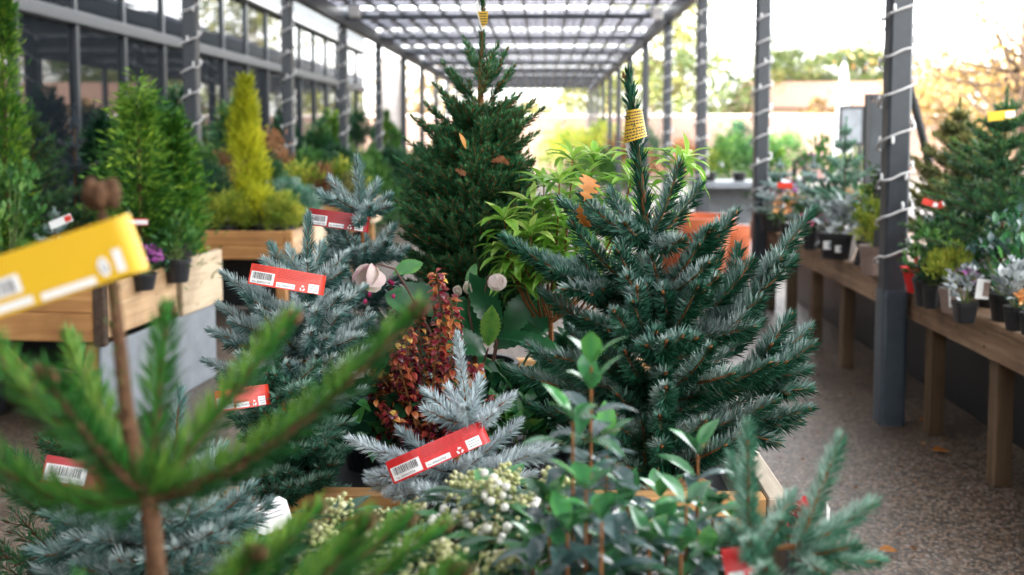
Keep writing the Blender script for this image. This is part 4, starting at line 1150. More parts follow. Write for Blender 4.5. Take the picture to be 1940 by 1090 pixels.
for (a, b, c) in (((1040, 600), (1035, 570), (970, 470)), ((1042, 600), (1040, 560), (1052, 500)), ((1045, 610), (1080, 560), (1082, 500)), ((1048, 610), (1095, 580), (1100, 520))):
    tube(S, bez(P(*a, YK - .06), P(*b, YK - .06), P(*c, YK - .05), np.linspace(0, 1, 8)), .0042, 6, .5)
tube(S, [P(1046, 800, YK - .05), P(1046, 700, YK - .05), P(1043, 600, YK - .05)], .007, 7, .5)
L.build('foliage', F_lime, dap, smooth=True); S.build('stem', M_twig, dap)
pot(dap, (bk2[0], bk2[1], TB), .09, .13)
# ---- small pink budded heath
Yq = 2.95
bq = P(730, 740, Yq)
hea = thing('pink_heath', 'grey green plant with tiny magenta buds beside the pale hellebore flower', 'flowering plant', (bq[0], bq[1], TB))
L, S, Fl = Geo(), Geo(), Geo()
for i in range(26):
    tx, ty = rng.uniform(655, 760), rng.uniform(540, 660); p2 = P(tx, ty, Yq + rng.uniform(-.12, .08)); p0 = A(bq[0] + rng.normal() * .02, bq[1], TB + .1)
    pts = bez(p0, (p0 + p2) / 2 + A(0, 0, -.02), p2, np.linspace(0, 1, 6)); tube(S, pts, np.linspace(.002, .001, 6), 4, .5)
    for q in np.linspace(.4, 1, 9): whorl(L, bez(p0, (p0 + p2) / 2, p2, [q])[0], p2 - p0, 4, .03, .008, .4, .5, (0, .6), LANCE)
    if i % 3 == 0:
        Fl = Geo(); balls(Fl, p2 + rng.normal(size=(4, 3)) * .006, .0055, 1, rng.uniform(0, .7, 4), squash=1.3); Fl.build('bud_cluster', F_pink, hea, smooth=True)
for (x, y) in ((690, 548), (700, 558), (703, 545), (692, 572), (745, 562)): Fl = Geo(); balls(Fl, P(x, y, Yq - .14), .0065, 1, .5, squash=1.3); Fl.build('bud', F_pink, hea, smooth=True)
L.build('foliage', F_grey, hea); S.build('stem', M_gtwig, hea)
pot(hea, (bq[0], bq[1], TB), .08, .11)

# ---- flowering skimmia in front
YS = 1.60
bs = P(830, 1180, YS)
ski = thing('skimmia', 'skimmia covered in creamy green bud clusters and small white flowers', 'flowering shrub', (bs[0], bs[1], FZ))
L, S, Fl = Geo(), Geo(), Geo()
heads = [(640, 945, .05), (610, 985, .0), (880, 895, .05), (930, 905, -.05), (1050, 890, .05), (790, 945, .1), (860, 960, -.05), (745, 1030, -.1), (930, 985, -.1), (1000, 935, .0), (700, 985, .0), (840, 1020, -.16), (960, 1040, -.16), (570, 1010, .05), (1020, 985, -.08), (890, 1070, -.2), (680, 1075, -.15), (780, 1085, -.2), (1080, 930, .08), (960, 880, .12), (730, 960, .14)]
whites = {3, 7, 8, 9, 13, 6, 16}
for i, (x, y, dy) in enumerate(heads):
    p = P(x, y + 28, YS + dy); p0 = A(bs[0] + (p[0] - bs[0]) * .35, bs[1] + (p[1] - bs[1]) * .4, FZ + .14)
    pts = bez(p0, (p0 + p) / 2 + A(0, 0, -.02), p, np.linspace(0, 1, 6)); tube(S, pts, np.linspace(.004, .0025, 6), 5, .5); ax = nrm(pts[-1] - pts[-2] + UP * .6)
    n = 75; c = rng.normal(size=(n, 3)) * A(.020, .020, .010) * rng.uniform(.7, 1.15); c[:, 2] += .008 - (c[:, 0] ** 2 + c[:, 1] ** 2) * 10
    wt = rng.uniform(0, .75, n); rs = rng.uniform(.0026, .0056, n)
    if i in whites: wt[:16] = rng.uniform(.9, 1, 16); rs[:16] = rng.uniform(.0055, .0085, 16)
    Fl = Geo(); balls(Fl, p + c, rs, 1, wt)
    for q in c[::4]: tube(Fl, [p - ax * .012, p + q], .0011, 3, .3)
    Fl.build('blossom', F_bud, ski, smooth=True)
    whorl(L, p - ax * .012, ax, 7, .080, .028, .7, .35, (.1, .85), OVAL, .22)
    whorl(L, p - ax * .03, ax, 6, .085, .030, .9, .05, (.0, .6), OVAL, .22, off=.5); whorl(L, p - ax * .06, ax, 5, .085, .03, .9, .1, (.0, .5), OVAL, .22, off=.2)
L.build('foliage', F_skim, ski, smooth=True); S.build('stem', M_gtwig, ski)
pot(ski, (bs[0], bs[1], FZ), .11, .15)

# ---- two leafy laurels right of it
def laurel(label, Y, base, stems, LL=.088, nleaf=3):
    b = P(base[0], base[1], Y); t = thing('laurel', label, 'shrub', (b[0], b[1], FZ)); L, S = Geo(), Geo()
    for (x, y, dy) in stems:
        p = P(x, y, Y + dy); p0 = A(b[0] + (p[0] - b[0]) * .5, b[1] + dy * .5, FZ + .15)
        pts = bez(p0, A(p[0], p[1], (p0[2] + p[2]) / 2), p, np.linspace(0, 1, 12)); tube(S, pts, np.linspace(.0042, .002, 12), 6, .5)
        ln = np.linalg.norm(pts[-1] - pts[0]); n = max(3, int(ln / .034)); k = 0
        for q in np.linspace(.12, 1, n):
            pp = bez(p0, A(p[0], p[1], (p0[2] + p[2]) / 2), p, [q])[0]; top = q > .93
            whorl(L, pp, UP, 4 if top else nleaf, LL * (.62 if top else rng.uniform(.8, 1.1)), LL * .33, .6 if top else 1.1, .95 if top else .5, (.6, 1) if top else (.05, .75), OVAL, .25, off=k * 1.1); k += 1
    L.build('foliage', F_laur, t, smooth=True); S.build('stem', M_twig, t); pot(t, (b[0], b[1], FZ), .1, .15)
laurel('tall stemmed laurel with grey sheen leaves rising before the largest spruce', 1.40, (1110, 1250), [(1120, 695, 0), (1085, 800, -.05), (1150, 840, .08), (1040, 960, -.05), (1075, 1010, -.12), (1140, 990, -.15), (1190, 960, .05), (1010, 1040, 0), (1110, 930, -.1)])
laurel('short laurel with fresh green tips beside the burlap root ball', 1.46, (1320, 1250), [(1322, 862, .05), (1300, 960, -.1), (1260, 1000, -.05), (1350, 985, .0), (1230, 1030, -.12), (1290, 1050, -.15), (1340, 1060, -.1), (1250, 945, .12)], .085)
laurel('low dark laurel filling the gap between the skimmia and the tall laurel', 1.50, (1010, 1250), [(1010, 1075, -.14), (1060, 1060, -.05), (1090, 980, .12), (1150, 1050, -.12), (1200, 1000, .1), (1190, 1070, -.1), (1390, 985, .1), (1300, 1010, .14)], .085)
# ---- small cyclamen at the corner of the tray
bc = P(1492, 1010, 2.2)
cyc = thing('cyclamen', 'small red cyclamen tucked below the corner of the timber tray', 'flowering plant', (bc[0] - .02, bc[1] - .02, FZ))
L, Fl, S = Geo(), Geo(), Geo()
for i in range(14):
    p = P(1492 + rng.uniform(-16, 45), 985 + rng.uniform(-18, 40), 2.18); tube(S, [A(bc[0], bc[1] - .02, FZ + .1), p], .0014, 4)
    Fl = Geo(); whorl(Fl, p, UP, 4, .028, .017, .5, .9, (0, 1), PETAL); Fl.build('flower', F_redf, cyc, smooth=True)
for i in range(16): leaf(L, A(bc[0], bc[1], FZ + .12), A(rng.normal(), rng.normal(), .6), UP, .05, .045, .6, .2, rng.uniform(0, .6))
L.build('foliage', F_deep, cyc, smooth=True); S.build('stem', M_gtwig, cyc); pot(cyc, (bc[0] - .02, bc[1] - .02, FZ), .055, .1)
# ---- white care tags
def care_tag(a, b, H, label, seed):
    a, b = np.asarray(a), np.asarray(b); th = thing('care_tag', label, 'care tag', (a + b) / 2, 'white plant care tags')
    ax = b - a; L = np.linalg.norm(ax); ax /= L; up = nrm(np.cross(nrm(np.array(CAM) - a), ax)); up = up if up[2] > 0 else -up; nv = np.cross(ax, up); nv = nv if nv[1] < 0 else -nv
    at = lambda u, v, o=0: a + ax * u * L + up * (v - .5) * H + nv * (o + .004 * math.sin(u * 3))
    g = Geo(); us = np.linspace(0, 1, 7); v = []
    for u in us:
        k = .62 if u in (us[0], us[-1]) else 1
        v += [at(u, .5 - .5 * k), at(u, .5 + .5 * k), at(u, .5 + .5 * k, -.0008), at(u, .5 - .5 * k, -.0008)]
    for i in range(6): g.add(v[4 * i:4 * i + 8], [(0, 4, 5, 1), (2, 6, 7, 3), (1, 5, 6, 2), (3, 7, 4, 0)], .5, 0)
    for d in lines(.25, .8, .35, .8, 3, 1, seed, .16): g.add([at(d[1], d[3], .0012), at(d[2], d[3], .0012), at(d[2], d[4], .0012), at(d[1], d[4], .0012)], [(0, 1, 2, 3)], .5, 1)
    g.build('tag_sheet', [M_white, M_ink], th)
care_tag(P(480, 990, 1.95), P(548, 965, 2.0), .06, 'white care tag with handwriting among the grey-blue spruce needles', 1)
care_tag(P(1160, 990, 1.9), P(1222, 950, 1.95), .035, 'white care tag lying before the burlap root ball', 2)
care_tag(P(662, 712, 2.6), P(712, 705, 2.7), .02, 'thin white edged tag beside the bronze shrub', 3)
g = Geo(); v = [P(1566, 1000, 1.9), P(1570, 1000, 1.9), P(1573, 965, 1.9), P(1566, 950, 1.9)]
th = thing('plant_marker', 'clear upright plant marker behind the small pale tipped spruce', 'plant marker', v[0])
g.add(v + [q + A(0, .001, 0) for q in v], [(0, 1, 2, 3), (7, 6, 5, 4), (0, 4, 5, 1), (1, 5, 6, 2), (2, 6, 7, 3), (3, 7, 4, 0)]); g.build('marker_blade', M_white, th)
# ---- dry leaves caught in the trees and on the gravel
OAK = (.05, .07, .12, .55, .62, .26, .3, .85, .9, .42, .46, 1., 1., .55, .6, .8, .5, .05)
def dry_leaf(label, p, d, nv, L, W, curl, prof=OAK, tint=.5, group='fallen brown leaves'):
    th = thing('dry_leaf', label, 'leaf', p, group); g = Geo(); leaf(g, p, d, nv, L, W, curl, .15, tint, prof, wave=.04); leaf(g, np.asarray(p) + A(0, .0012, -.0012), d, nv, L, W, curl, .15, tint, prof); g.build('blade', F_dry, th, smooth=True)
    return th
def pleaf(label, a, b, Y, W, tint=.5, nv=(.1, -1, .2), curl=.3):
    p0, p1 = P(a[0], a[1], Y), P(b[0], b[1], Y); dry_leaf(label, p0, p1 - p0, A(*nv), np.linalg.norm(p1 - p0) * 1.05, W, curl, OAK, tint)
pleaf('orange lobed oak leaf caught upright among the upper shoots of the largest spruce', (1106, 380), (1126, 334), 2.36, .058, .6, (.55, -.75, .35), .9)
pleaf('smaller orange oak leaf hanging below the upright one', (1098, 386), (1100, 440), 2.36, .032, .5, (-.6, -.7, .3), 1.1)
pleaf('curled brown leaf stuck in the middle of the dark conical spruce', (862, 320), (882, 330), 2.84, .018, .0)
pleaf('rust brown leaf on the dark spruce below its bare leader', (930, 306), (955, 299), 2.84, .022, .0)
pleaf('small rust leaf tilted against the dark spruce trunk', (966, 312), (950, 300), 2.86, .018, .0)
p0, p1 = P(870, 252, 2.9), P(890, 284, 2.9); dry_leaf('pale rose leaf caught high in the dark spruce', p0, p1 - p0, A(.4, -.8, .3), .05, .013, .7, OVAL, .95)
for (px, py, t, s) in ((1766, 853, 'orange fallen leaf lying on the gravel by the bench leg', .10), (1664, 1042, 'pale brown fallen leaf lying on the gravel beside the pale tipped spruce', .085), (1740, 795, 'brown fallen leaf under the bench beside the post sleeve', .09)):
    z = .02; r_ = CR @ Vector(((px - CX) / FPX, -(py - CY) / FPX, -1)); s_ = (z - 1.55) / r_.z; p = np.array(CAM + r_ * s_)
    dry_leaf(t, p, A(1, .2, .1), A(0, -.2, 1), s, s * .5, .5, OVAL, .45)

# ================================================================== background plants
def clumpy(n, nc):
    return rng.integers(0, nc, n)
def cone_shrub(name, label, cat, loc, h, r, n, L, W, m, shape=.8, z0=.0, clump=40, spread=.05, up=.8, group=None, pr=None, trunk=M_bark, lean=0, potm=M_black):
    t = thing(name, label, cat, loc, group, rz=rng.uniform(0, 6)); g = Geo()
    ph = pr or min(.2, h * .25); 
    cz = rng.uniform(0, 1, clump) ** 1.1; ca = rng.uniform(0, 6.28, clump); cr = rng.uniform(.35, 1.0, clump) * r * np.clip((1 - cz), .02, 1) ** shape * np.clip(cz * 6 + .5, 0, 1)
    cc = np.stack([cr * np.cos(ca) + lean * cz * h, cr * np.sin(ca), ph + z0 + cz * (h - ph - z0) * .97], 1); ct = rng.uniform(.1, .8, clump)
    k = clumpy(n, clump); sp = spread * np.stack([np.full(n, 1), np.full(n, 1), np.full(n, 1.7)], 1)
    c = cc[k] + rng.normal(size=(n, 3)) * sp * (.35 + .65 * (1 - cz[k]))[:, None]
    rad = np.stack([c[:, 0], c[:, 1], 0 * c[:, 0]], 1); d = nrm(nrm(rad) + UP * up * rng.uniform(.3, 1.8, n)[:, None] + rng.normal(size=(n, 3)) * .35)
    flakes(g, c, d, L * rng.uniform(.6, 1.3, n), W * rng.uniform(.7, 1.2, n), np.clip(ct[k] + rng.normal(size=n) * .15, 0, 1))
    g.build('crown', m, t, local=True)
    g = Geo(); tube(g, [(0, 0, ph * .9), (lean * h * .5, 0, h * .5), (lean * h * .9, 0, h * .9)], [.016, .011, .004], 6); g.build('trunk', trunk, t, local=True)
    g = Geo(); lathe(g, [(.001, 0), (ph * .45, 0), (ph * .62, ph), (ph * .55, ph), (.001, ph * .9)], sides=20); g.build('pot', potm, t, local=True)
    return t
def mound(name, label, cat, loc, h, r, n, L, W, m, flower=None, nf=0, fr=.012, group=None, potm=M_black, sq=False, ph=None, clump=26, up=.6, leafy=True, pr=None):
    t = thing(name, label, cat, loc, group, rz=rng.uniform(0, 6)); ph = ph or min(.14, h * .4); pr = pr or min(r * .6, ph * .75)
    cz = rng.uniform(0, 1, clump); ca = rng.uniform(0, 6.28, clump); rr = np.sqrt(rng.uniform(.1, 1, clump)) * r * np.sqrt(np.clip(1 - cz ** 2, .05, 1))
    cc = np.stack([rr * np.cos(ca), rr * np.sin(ca), ph + .02 + cz * (h - ph)], 1); ct = rng.uniform(.1, .85, clump); k = clumpy(n, clump)
    c = cc[k] + rng.normal(size=(n, 3)) * r * .17
    d = nrm(nrm(c - A(0, 0, ph)) + UP * up * rng.uniform(0, 1.5, n)[:, None] + rng.normal(size=(n, 3)) * .4)
    g = Geo()
    if leafy:
        for i in range(n): leaf(g, c[i], d[i], nrm(UP + rng.normal(size=3) * .4), L * rng.uniform(.7, 1.2), W * rng.uniform(.8, 1.1), .6, .2, float(np.clip(ct[k[i]] + rng.normal() * .15, 0, 1)), (.1, .8, 1, .6, .05))
    else: flakes(g, c, d, L * rng.uniform(.6, 1.3, n), W, np.clip(ct[k] + rng.normal(size=n) * .15, 0, 1))
    FM = g
    g = Geo()
    for j in range(8):
        e = cc[j % clump]; tube(g, [(e[0] * .15, e[1] * .15, ph * .85), (e[0] * .6, e[1] * .6, (ph + e[2]) / 2), tuple(e)], [.004, .003, .0015], 4)
    g.build('stem', M_gtwig, t, local=True)
    if flower:
        g = FM; fa = rng.uniform(0, 6.28, nf); fz = rng.uniform(.35, 1, nf); q = np.sqrt(np.clip(1.05 - fz ** 2, .03, 1)) * r * 1.02
        fc = np.stack([q * np.cos(fa), q * np.sin(fa), ph + .02 + fz * (h - ph) * 1.05], 1)
        for c_ in fc: whorl(g, c_, nrm(c_ - A(0, 0, ph) + UP * .05), 5, fr * 1.6, fr * 1.3, .4, .4, (0, 1), PETAL, mat=1)
    FM.build('foliage', [m] + ([flower] if flower else []), t, local=True)
    g = Geo(); prof = [(.001, 0), (pr * .78, 0), (pr, ph * .85), (pr * 1.07, ph * .86), (pr * 1.07, ph), (pr * .95, ph), (.001, ph * .93)]
    lathe(g, prof, sides=20, square=.85 if sq else 0); g.build('pot', potm, t, local=True)
    return t
def spruce_bg(label, loc, h, r, m, levels=6, per=6, nl=.02, nw=.0045, dens=420, group=None, potm=M_black, ph=.15, cat='spruce tree', name='potted_spruce', **kw):
    t = thing(name, label, cat, loc, group, rz=rng.uniform(0, 6))
    C = auto_conifer(h - ph * .8, r, levels, per, nl=nl, nw=nw, dens=dens, tint=.4, gl=.3, **kw)
    for q in (C.N, C.W): q.v = [v + A(0, 0, ph * .8) for v in q.v]
    C.finish(t, m, M_bark, local=True)
    g = Geo(); lathe(g, [(.001, 0), (ph * .5, 0), (ph * .66, ph), (ph * .6, ph), (.001, ph * .92)], sides=20); g.build('pot', potm, t, local=True)
    return t
def W3(px, Y, z): p = P(px, 255, Y); return (p[0], Y, z)
def small_label(px, py, Y, L, H, label, m, ang=0., m2=M_white, split=.0):
    p = P(px, py, Y); th = thing('plant_label', label, 'plant label', p, 'small printed labels on bench plants'); g = Geo()
    rot = Matrix.Rotation(ang, 3, 'Y')
    box(g, p, (L, .004, H), 0, 0, .5, 0, rot=rot)
    box(g, p + np.array(rot @ Vector((L * (.5 - split / 2) * (1 if split > 0 else 0), -.0028, 0))), (L * max(.3, split), .0015, H * .7), 0, 0, .5, 1, rot=rot)
    g.build('printed_strip', [m, m2], th)

for (px, Y, t) in ((985, 2.62, 'dark leafy shrub low in the tray left of the burlap ball'), (690, 2.75, 'dark leafy shrub low in the tray before the hellebore'), (1110, 3.2, 'dark leafy shrub at the rear of the tray behind the lime green shrub'), (780, 3.45, 'dark leafy shrub in the rear corner of the tray')):
    mound('leafy_shrub', t, 'shrub', W3(px, Y, TB), .24, .13, 260, .075, .042, F_hell, ph=.09)
# ------------------------------------------------------------------ raised planters at the left
def planter(name, label, p1, p2, depthx, z0, z1, panel=False):
    """p1, p2: front and rear corner (x,y) of the side that faces the aisle"""
    ang = math.atan2(p2[0] - p1[0], p2[1] - p1[1]); Ln = math.hypot(p2[0] - p1[0], p2[1] - p1[1])
    t = thing(name, label, 'planter', (p1[0], p1[1], 0), 'raised timber planters along the glass facade', rz=-ang)
    h = z1 - z0
    def add(nm, lo, hi, m, bev=.006):
        g = Geo(); box2(g, lo, hi, bev); return g.build(nm, m, t, local=True)
    add('front_board', (-depthx, 0, z0), (-.033, .035, z0 + h * .5 - .003), M_tim); add('front_board', (-depthx, 0, z0 + h * .5), (-.033, .035, z1), M_tim)
    add('corner_post', (-.03, -.003, z0 - .02), (.03, .05, z1 + .005), M_dbark if panel else M_tim)
    add('side_board', (-.03, .055, z0 + .01), (.005, Ln * .60, z1 - .01), M_timy); add('side_board', (-.02, Ln * .62, z0 - .02), (.03, Ln + .03, z1 + .015), M_pale)
    add('rear_board', (-depthx, Ln - .04, z0), (-.033, Ln, z1), M_tim); add('far_board', (-depthx - .035, 0, z0), (-depthx - .002, Ln, z1), M_timy)
    add('soil_bed', (-depthx, .036, z1 - .12), (-.034, Ln - .042, z1 - .09), M_soil, 0)
    for x in (-.12, -depthx + .04):
        for y in (.06, Ln - .16): add('leg', (x, y, 0), (x + .08, y + .08, z0 - .022), M_tim)
    if panel:
        add('side_panel', (-.02, .02, .0), (.0, Ln - .02, z0 - .023), M_galv)
        g = Geo(); box(g, (-.42, .1, z0 - .24), (.07, .04, .62), 0, .004, rot=Matrix.Rotation(R(-48), 3, 'Y')); g.build('brace', M_tim, t, local=True)
        add('rear_panel', (-depthx, Ln - .06, .02), (-.13, Ln - .045, z0 - .025), M_black, .002)
    else: add('rear_panel', (-depthx, Ln - .06, .02), (-.13, Ln - .045, z0 - .005), M_black, .002)
    return t
planter('raised_planter', 'nearest raised timber planter with grey side panel and pale end board', (-2.24, 5.2), (-2.10, 6.67), 2.1, .50, .80, True)
planter('raised_planter', 'second timber planter holding the tall yellow conifer', (-1.98, 8.1), (-1.96, 9.3), 1.9, .58, .80)
planter('raised_planter', 'third timber planter farther along with low gold and brown plants', (-2.0, 11.0), (-1.98, 12.6), 1.8, .55, .80)
ZP = .70
cone_shrub('arborvitae', 'tall narrow golden green arborvitae at the frame edge', 'conifer', W3(10, 5.75, ZP), 1.68, .11, 6000, .05, .012, F_thuja, shape=.6, clump=90, spread=.05)
spruce_bg('loose dark green fir behind the yellow label on the nearest planter', W3(62, 5.95, ZP), 1.05, .42, F_fir, 8, 7, nl=.03, nw=.006, name='potted_fir', cat='fir tree')
F_slate = foliage('slate_blue_needles', [(0, (.018, .03, .042)), (.5, (.055, .085, .11)), (1, (.15, .19, .22))], .5, .04, .4)
spruce_bg('slate blue spruce with bare layered branches on the nearest planter', W3(138, 6.2, ZP), 1.02, .27, F_slate, 6, 5, nl=.026, nw=.007, dens=520, lat=[], rt=.012)
cone_shrub('arborvitae', 'broad bright green arborvitae beside the first lit post', 'conifer', W3(262, 6.05, ZP), 1.13, .18, 4600, .065, .014, F_thuja, shape=.55, clump=40, spread=.085, up=.3)
cone_shrub('arborvitae', 'shorter mid green arborvitae at the planter corner', 'conifer', W3(325, 6.3, ZP), .92, .17, 5000, .06, .016, F_thuja, shape=.6, clump=40, spread=.07)
cone_shrub('arborvitae', 'dark green arborvitae behind the slate blue spruce', 'conifer', W3(192, 6.45, ZP), .95, .2, 6000, .05, .014, F_deep, shape=.7, clump=60, spread=.05)
mound('leafy_shrub', 'glossy green leafy shrub low at the frame edge', 'shrub', W3(8, 5.35, ZP), .62, .2, 420, .06, .028, F_mid)
spruce_bg('small blue spruce with white and red label on the nearest planter', W3(100, 5.45, ZP), .46, .17, F_blue, 4, 6, nl=.022, nw=.005, dens=600, lat=[.5])
spruce_bg('small grey green spruce with red ended label by the purple flowers', W3(240, 5.75, ZP), .44, .12, F_bluegreen, 4, 6, nl=.02, nw=.005, dens=600, lat=[.5])
small_label(115, 420, 5.25, .12, .04, 'white and red label on the small blue spruce of the nearest planter', M_white, R(-22), M_orred, .3)
small_label(253, 421, 5.55, .155, .036, 'white label with red end on the small grey green spruce', M_red, 0, M_white, .8)
mound('purple_heather', 'purple flowering plant spilling over the corner of the nearest planter', 'flowering plant', W3(266, 5.62, ZP + .01), .22, .11, 200, .035, .016, F_deep, F_purple, 90, .011, ph=.09)
mound('purple_heather', 'purple and red leaved plant behind the front board under the yellow label', 'flowering plant', W3(140, 5.33, ZP), .2, .15, 200, .04, .02, F_bronze, F_purple, 40, .012, ph=.08)
mound('leafy_shrub', 'green leafy filler plant in the middle of the nearest planter', 'shrub', W3(330, 6.0, ZP), .34, .13, 220, .05, .024, F_mid)
Z2 = .71
cone_shrub('yellow_conifer', 'tall bright yellow cone shaped conifer', 'conifer', W3(466, 8.75, Z2), 1.34, .15, 7000, .06, .012, F_yel, shape=.75, clump=60, spread=.055, up=1.5)
for i, (px, Y, h, r, m, t) in enumerate(((428, 8.45, .30, .2, F_ygreen, 'low golden conifer mound directly below the yellow conifer'), (492, 8.5, .36, .2, F_yel, 'bright yellow feathery mound in front of the second planter'), (535, 8.4, .30, .16, F_ygreen, 'golden green mound at the pale end board of the second planter'),
                                        (545, 8.75, .42, .15, F_mint, 'blue green rounded conifer beside the golden mounds'), (575, 8.9, .32, .14, F_mint, 'small blue green mound at the planter corner'), (395, 8.55, .52, .22, F_deep, 'dark green mound below the first lit post'),
                                        (375, 9.0, .70, .24, F_mid, 'mid green bushy plant around the foot of the first lit post'), (515, 9.0, .55, .2, F_fir, 'dark green mound behind the yellow conifer'), (420, 9.1, .62, .2, F_bronze, 'rust coloured plant beside the yellow conifer'))):
    mound('conifer_mound' if m is not F_bronze else 'rust_shrub', t, 'shrub', W3(px, Y, Z2), h, r, 2600, .045, .011, m, leafy=False, clump=34, ph=.1)
for i, (px, Y, h, r, m, t) in enumerate(((568, 11.3, .45, .25, F_ygreen, 'gold green spreading shrub on the third planter'), (610, 11.4, .40, .22, F_bronze, 'brown leaved shrub on the third planter'), (645, 11.5, .48, .2, F_ygreen, 'yellow green shrub near the end of the third planter'),
                                        (590, 12.1, .62, .28, F_mid, 'taller green shrub at the back of the third planter'), (668, 11.3, .34, .16, F_gold, 'tan and gold small shrub on the third planter corner'), (690, 12.0, .5, .2, F_mid, 'fresh green shrub beside the dark conical spruce'), (510, 11.6, .78, .26, F_bronze, 'tall rust brown shrub behind the yellow conifer'), (630, 12.3, .55, .24, F_deep, 'dark green shrub at the rear of the third planter'))):
    mound('leafy_shrub', t, 'shrub', W3(px, Y, Z2), h, r, 900, .07, .028, m, leafy=False, clump=34, ph=.12)
p = P(668, 392, 10.7)
dk = ['first', 'second', 'third', 'fourth', 'fifth', 'sixth', 'seventh', 'eighth', 'ninth', 'tenth', 'eleventh', 'twelfth']
# dark conifers standing on the ground between posts and facade
for i, (x, Y, h, r, m, t) in enumerate(((-3.7, 9.9, 1.9, .42, F_deep, 'broad dark conifer left of the yellow one'), (-3.9, 11.2, 2.0, .45, F_deep, 'dark conifer standing right behind the yellow one'), (-3.75, 12.6, 1.9, .45, F_fir, 'green conifer by the second lit post'), (-4.0, 13.9, 2.1, .45, F_deep, 'tall dark conifer against the facade past the second lit post'),
                                       (-3.75, 15.2, 1.75, .5, F_deep, 'dark conifer between the second and third lit posts'), (-3.6, 16.7, 1.8, .5, F_fir, 'rounded green conifer by the third lit post'), (-3.7, 18.4, 1.9, .5, F_thuja, 'bright green conifer past the third lit post'), (-3.55, 20.3, 2.0, .55, F_deep, 'dark conifer by the fourth lit post'), (-3.5, 23, 2.0, .6, F_thuja, 'light green conifer near the pale pier'), (-3.9, 26.5, 1.9, .6, F_mid, 'distant green conifer before the pale pier'),
                                       (-2.9, 14.6, 1.35, .55, F_deep, 'low dark conifer in the aisle side row'), (-2.7, 16.2, 1.25, .55, F_mid, 'low green conifer in the aisle side row'), (-2.6, 18.0, 1.3, .6, F_deep, 'squat dark conifer behind the star topped spruce'), (-2.4, 20.5, 1.3, .6, F_fir, 'squat green conifer left of the dark conical spruce'), (-2.35, 24, 1.4, .7, F_mid, 'far squat green conifer left of the dark conical spruce'))):
    cone_shrub('conifer', t, 'conifer', (x, Y, 0), h, r, 3200, .12, .035, m, shape=.6, clump=60, spread=.09, group='conifers standing between the posts and the facade')

# ------------------------------------------------------------------ plants on the right bench
def rb(px, Y, z=HT): return W3(px, Y, z)
t = spruce_bg('large dark green fir with yellow label at the right frame edge', rb(1905, 5.05), 1.02, .50, F_fir, 9, 8, nl=.03, nw=.007, dens=560, name='potted_fir', cat='fir tree', lift=.2, ph=.18)
small_label(1897, 219, 4.95, .125, .043, 'yellow label on the leader of the large fir on the bench', M_yel, R(-6), M_white, .35)
spruce_bg('golden green spruce behind the nearest grey post on the bench', rb(1812, 6.0), 1.0, .42, F_gold, 8, 8, nl=.034, nw=.009, dens=520, lift=.35, ph=.18)
spruce_bg('small blue spruce with orange label right of the nearest grey post', rb(1772, 5.2), .50, .15, F_blue, 5, 6, nl=.022, nw=.005, dens=650, lat=[.5], ph=.12)
small_label(1762, 385, 5.05, .075, .03, 'orange red label on the small blue spruce beside the nearest post', M_orred, R(18), M_white, .3)
small_label(1782, 388, 5.06, .035, .03, 'folded red end of a label beside the nearest post', M_orred, R(-25), M_white, .3)
mound('ivy', 'small leaved variegated ivy under the small blue spruce', 'ivy', rb(1768, 5.02), .36, .12, 380, .035, .022, F_mid, ph=.13)
mound('dwarf_conifer', 'moss green dwarf conifer in a taupe pot on the bench edge', 'conifer', rb(1815, 4.83), .27, .10, 1500, .03, .008, F_ygreen, leafy=False, ph=.11, potm=M_taupe)
mound('potted_cyclamen', 'grey leaved plant with magenta flowers and a picture card', 'flowering plant', rb(1838, 4.58), .20, .075, 120, .035, .02, F_grey, F_purple, 12, .010, ph=.09, sq=True)
small_label(1862, 548, 4.5, .055, .085, 'picture care card beside the magenta flowers', M_white, R(6), M_taupe, .5)
small_label(1800, 563, 4.62, .014, .09, 'narrow white stake label beside the magenta flowers', M_white, R(-4), M_taupe, .3)
mound('dark_leaf_plant', 'dark glossy blue-black leaved plant at the right frame edge', 'foliage plant', rb(1920, 4.62), .42, .13, 240, .06, .03, F_laur, ph=.12)
mound('silver_leaf_plant', 'silver white felted plant in a black pot at the bench edge', 'foliage plant', rb(1935, 4.4), .24, .075, 130, .05, .028, F_grey, ph=.1)
mound('orange_pansy', 'small plant with orange and red flowers at the very bench edge', 'flowering plant', rb(1965, 4.3), .16, .07, 90, .03, .018, F_deep, F_orange, 9, .013, ph=.09)
t = thing('wrapped_pot', 'small pot wrapped in red foil beside the nearest post', 'pot', rb(1742, 5.45)); g = Geo(); lathe(g, [(.001, 0), (.04, 0), (.06, .1), (.075, .13), (.066, .132), (.05, .11), (.001, .1)], sides=24, noise=.03); g.build('foil', M_red, t, local=True)
g = Geo(); tube(g, [(0, 0, .1), (.005, 0, .22), (0, 0, .30)], .012, 8); g.build('candle', M_red, t, local=True)
mound('black_pot_plant', 'dark low plant in a black pot right of the red foil pot', 'foliage plant', rb(1772, 4.95), .16, .06, 90, .04, .022, F_deep, ph=.11)
for (x, Y, h, r, m, fl, tt) in ((2.5, 3.9, .34, .15, F_mid, None, 'green leafy plant at the near end of the bench, back row'), (2.2, 3.6, .25, .1, F_deep, F_pink, 'pink flowered plant at the near end of the bench'), (2.75, 3.4, .4, .18, F_deep, None, 'dark shrub nearest the viewer on the bench'), (2.3, 3.15, .24, .1, F_grey, None, 'grey leaved plant nearest the viewer on the bench'), (2.8, 4.3, .5, .2, F_ygreen, None, 'gold green shrub behind the silver leaved plant on the bench')):
    mound('bench_plant', tt, 'pot plant', (x, Y, HT), h, r, 260, .05, .025, m, fl, 14, .014, ph=.12)
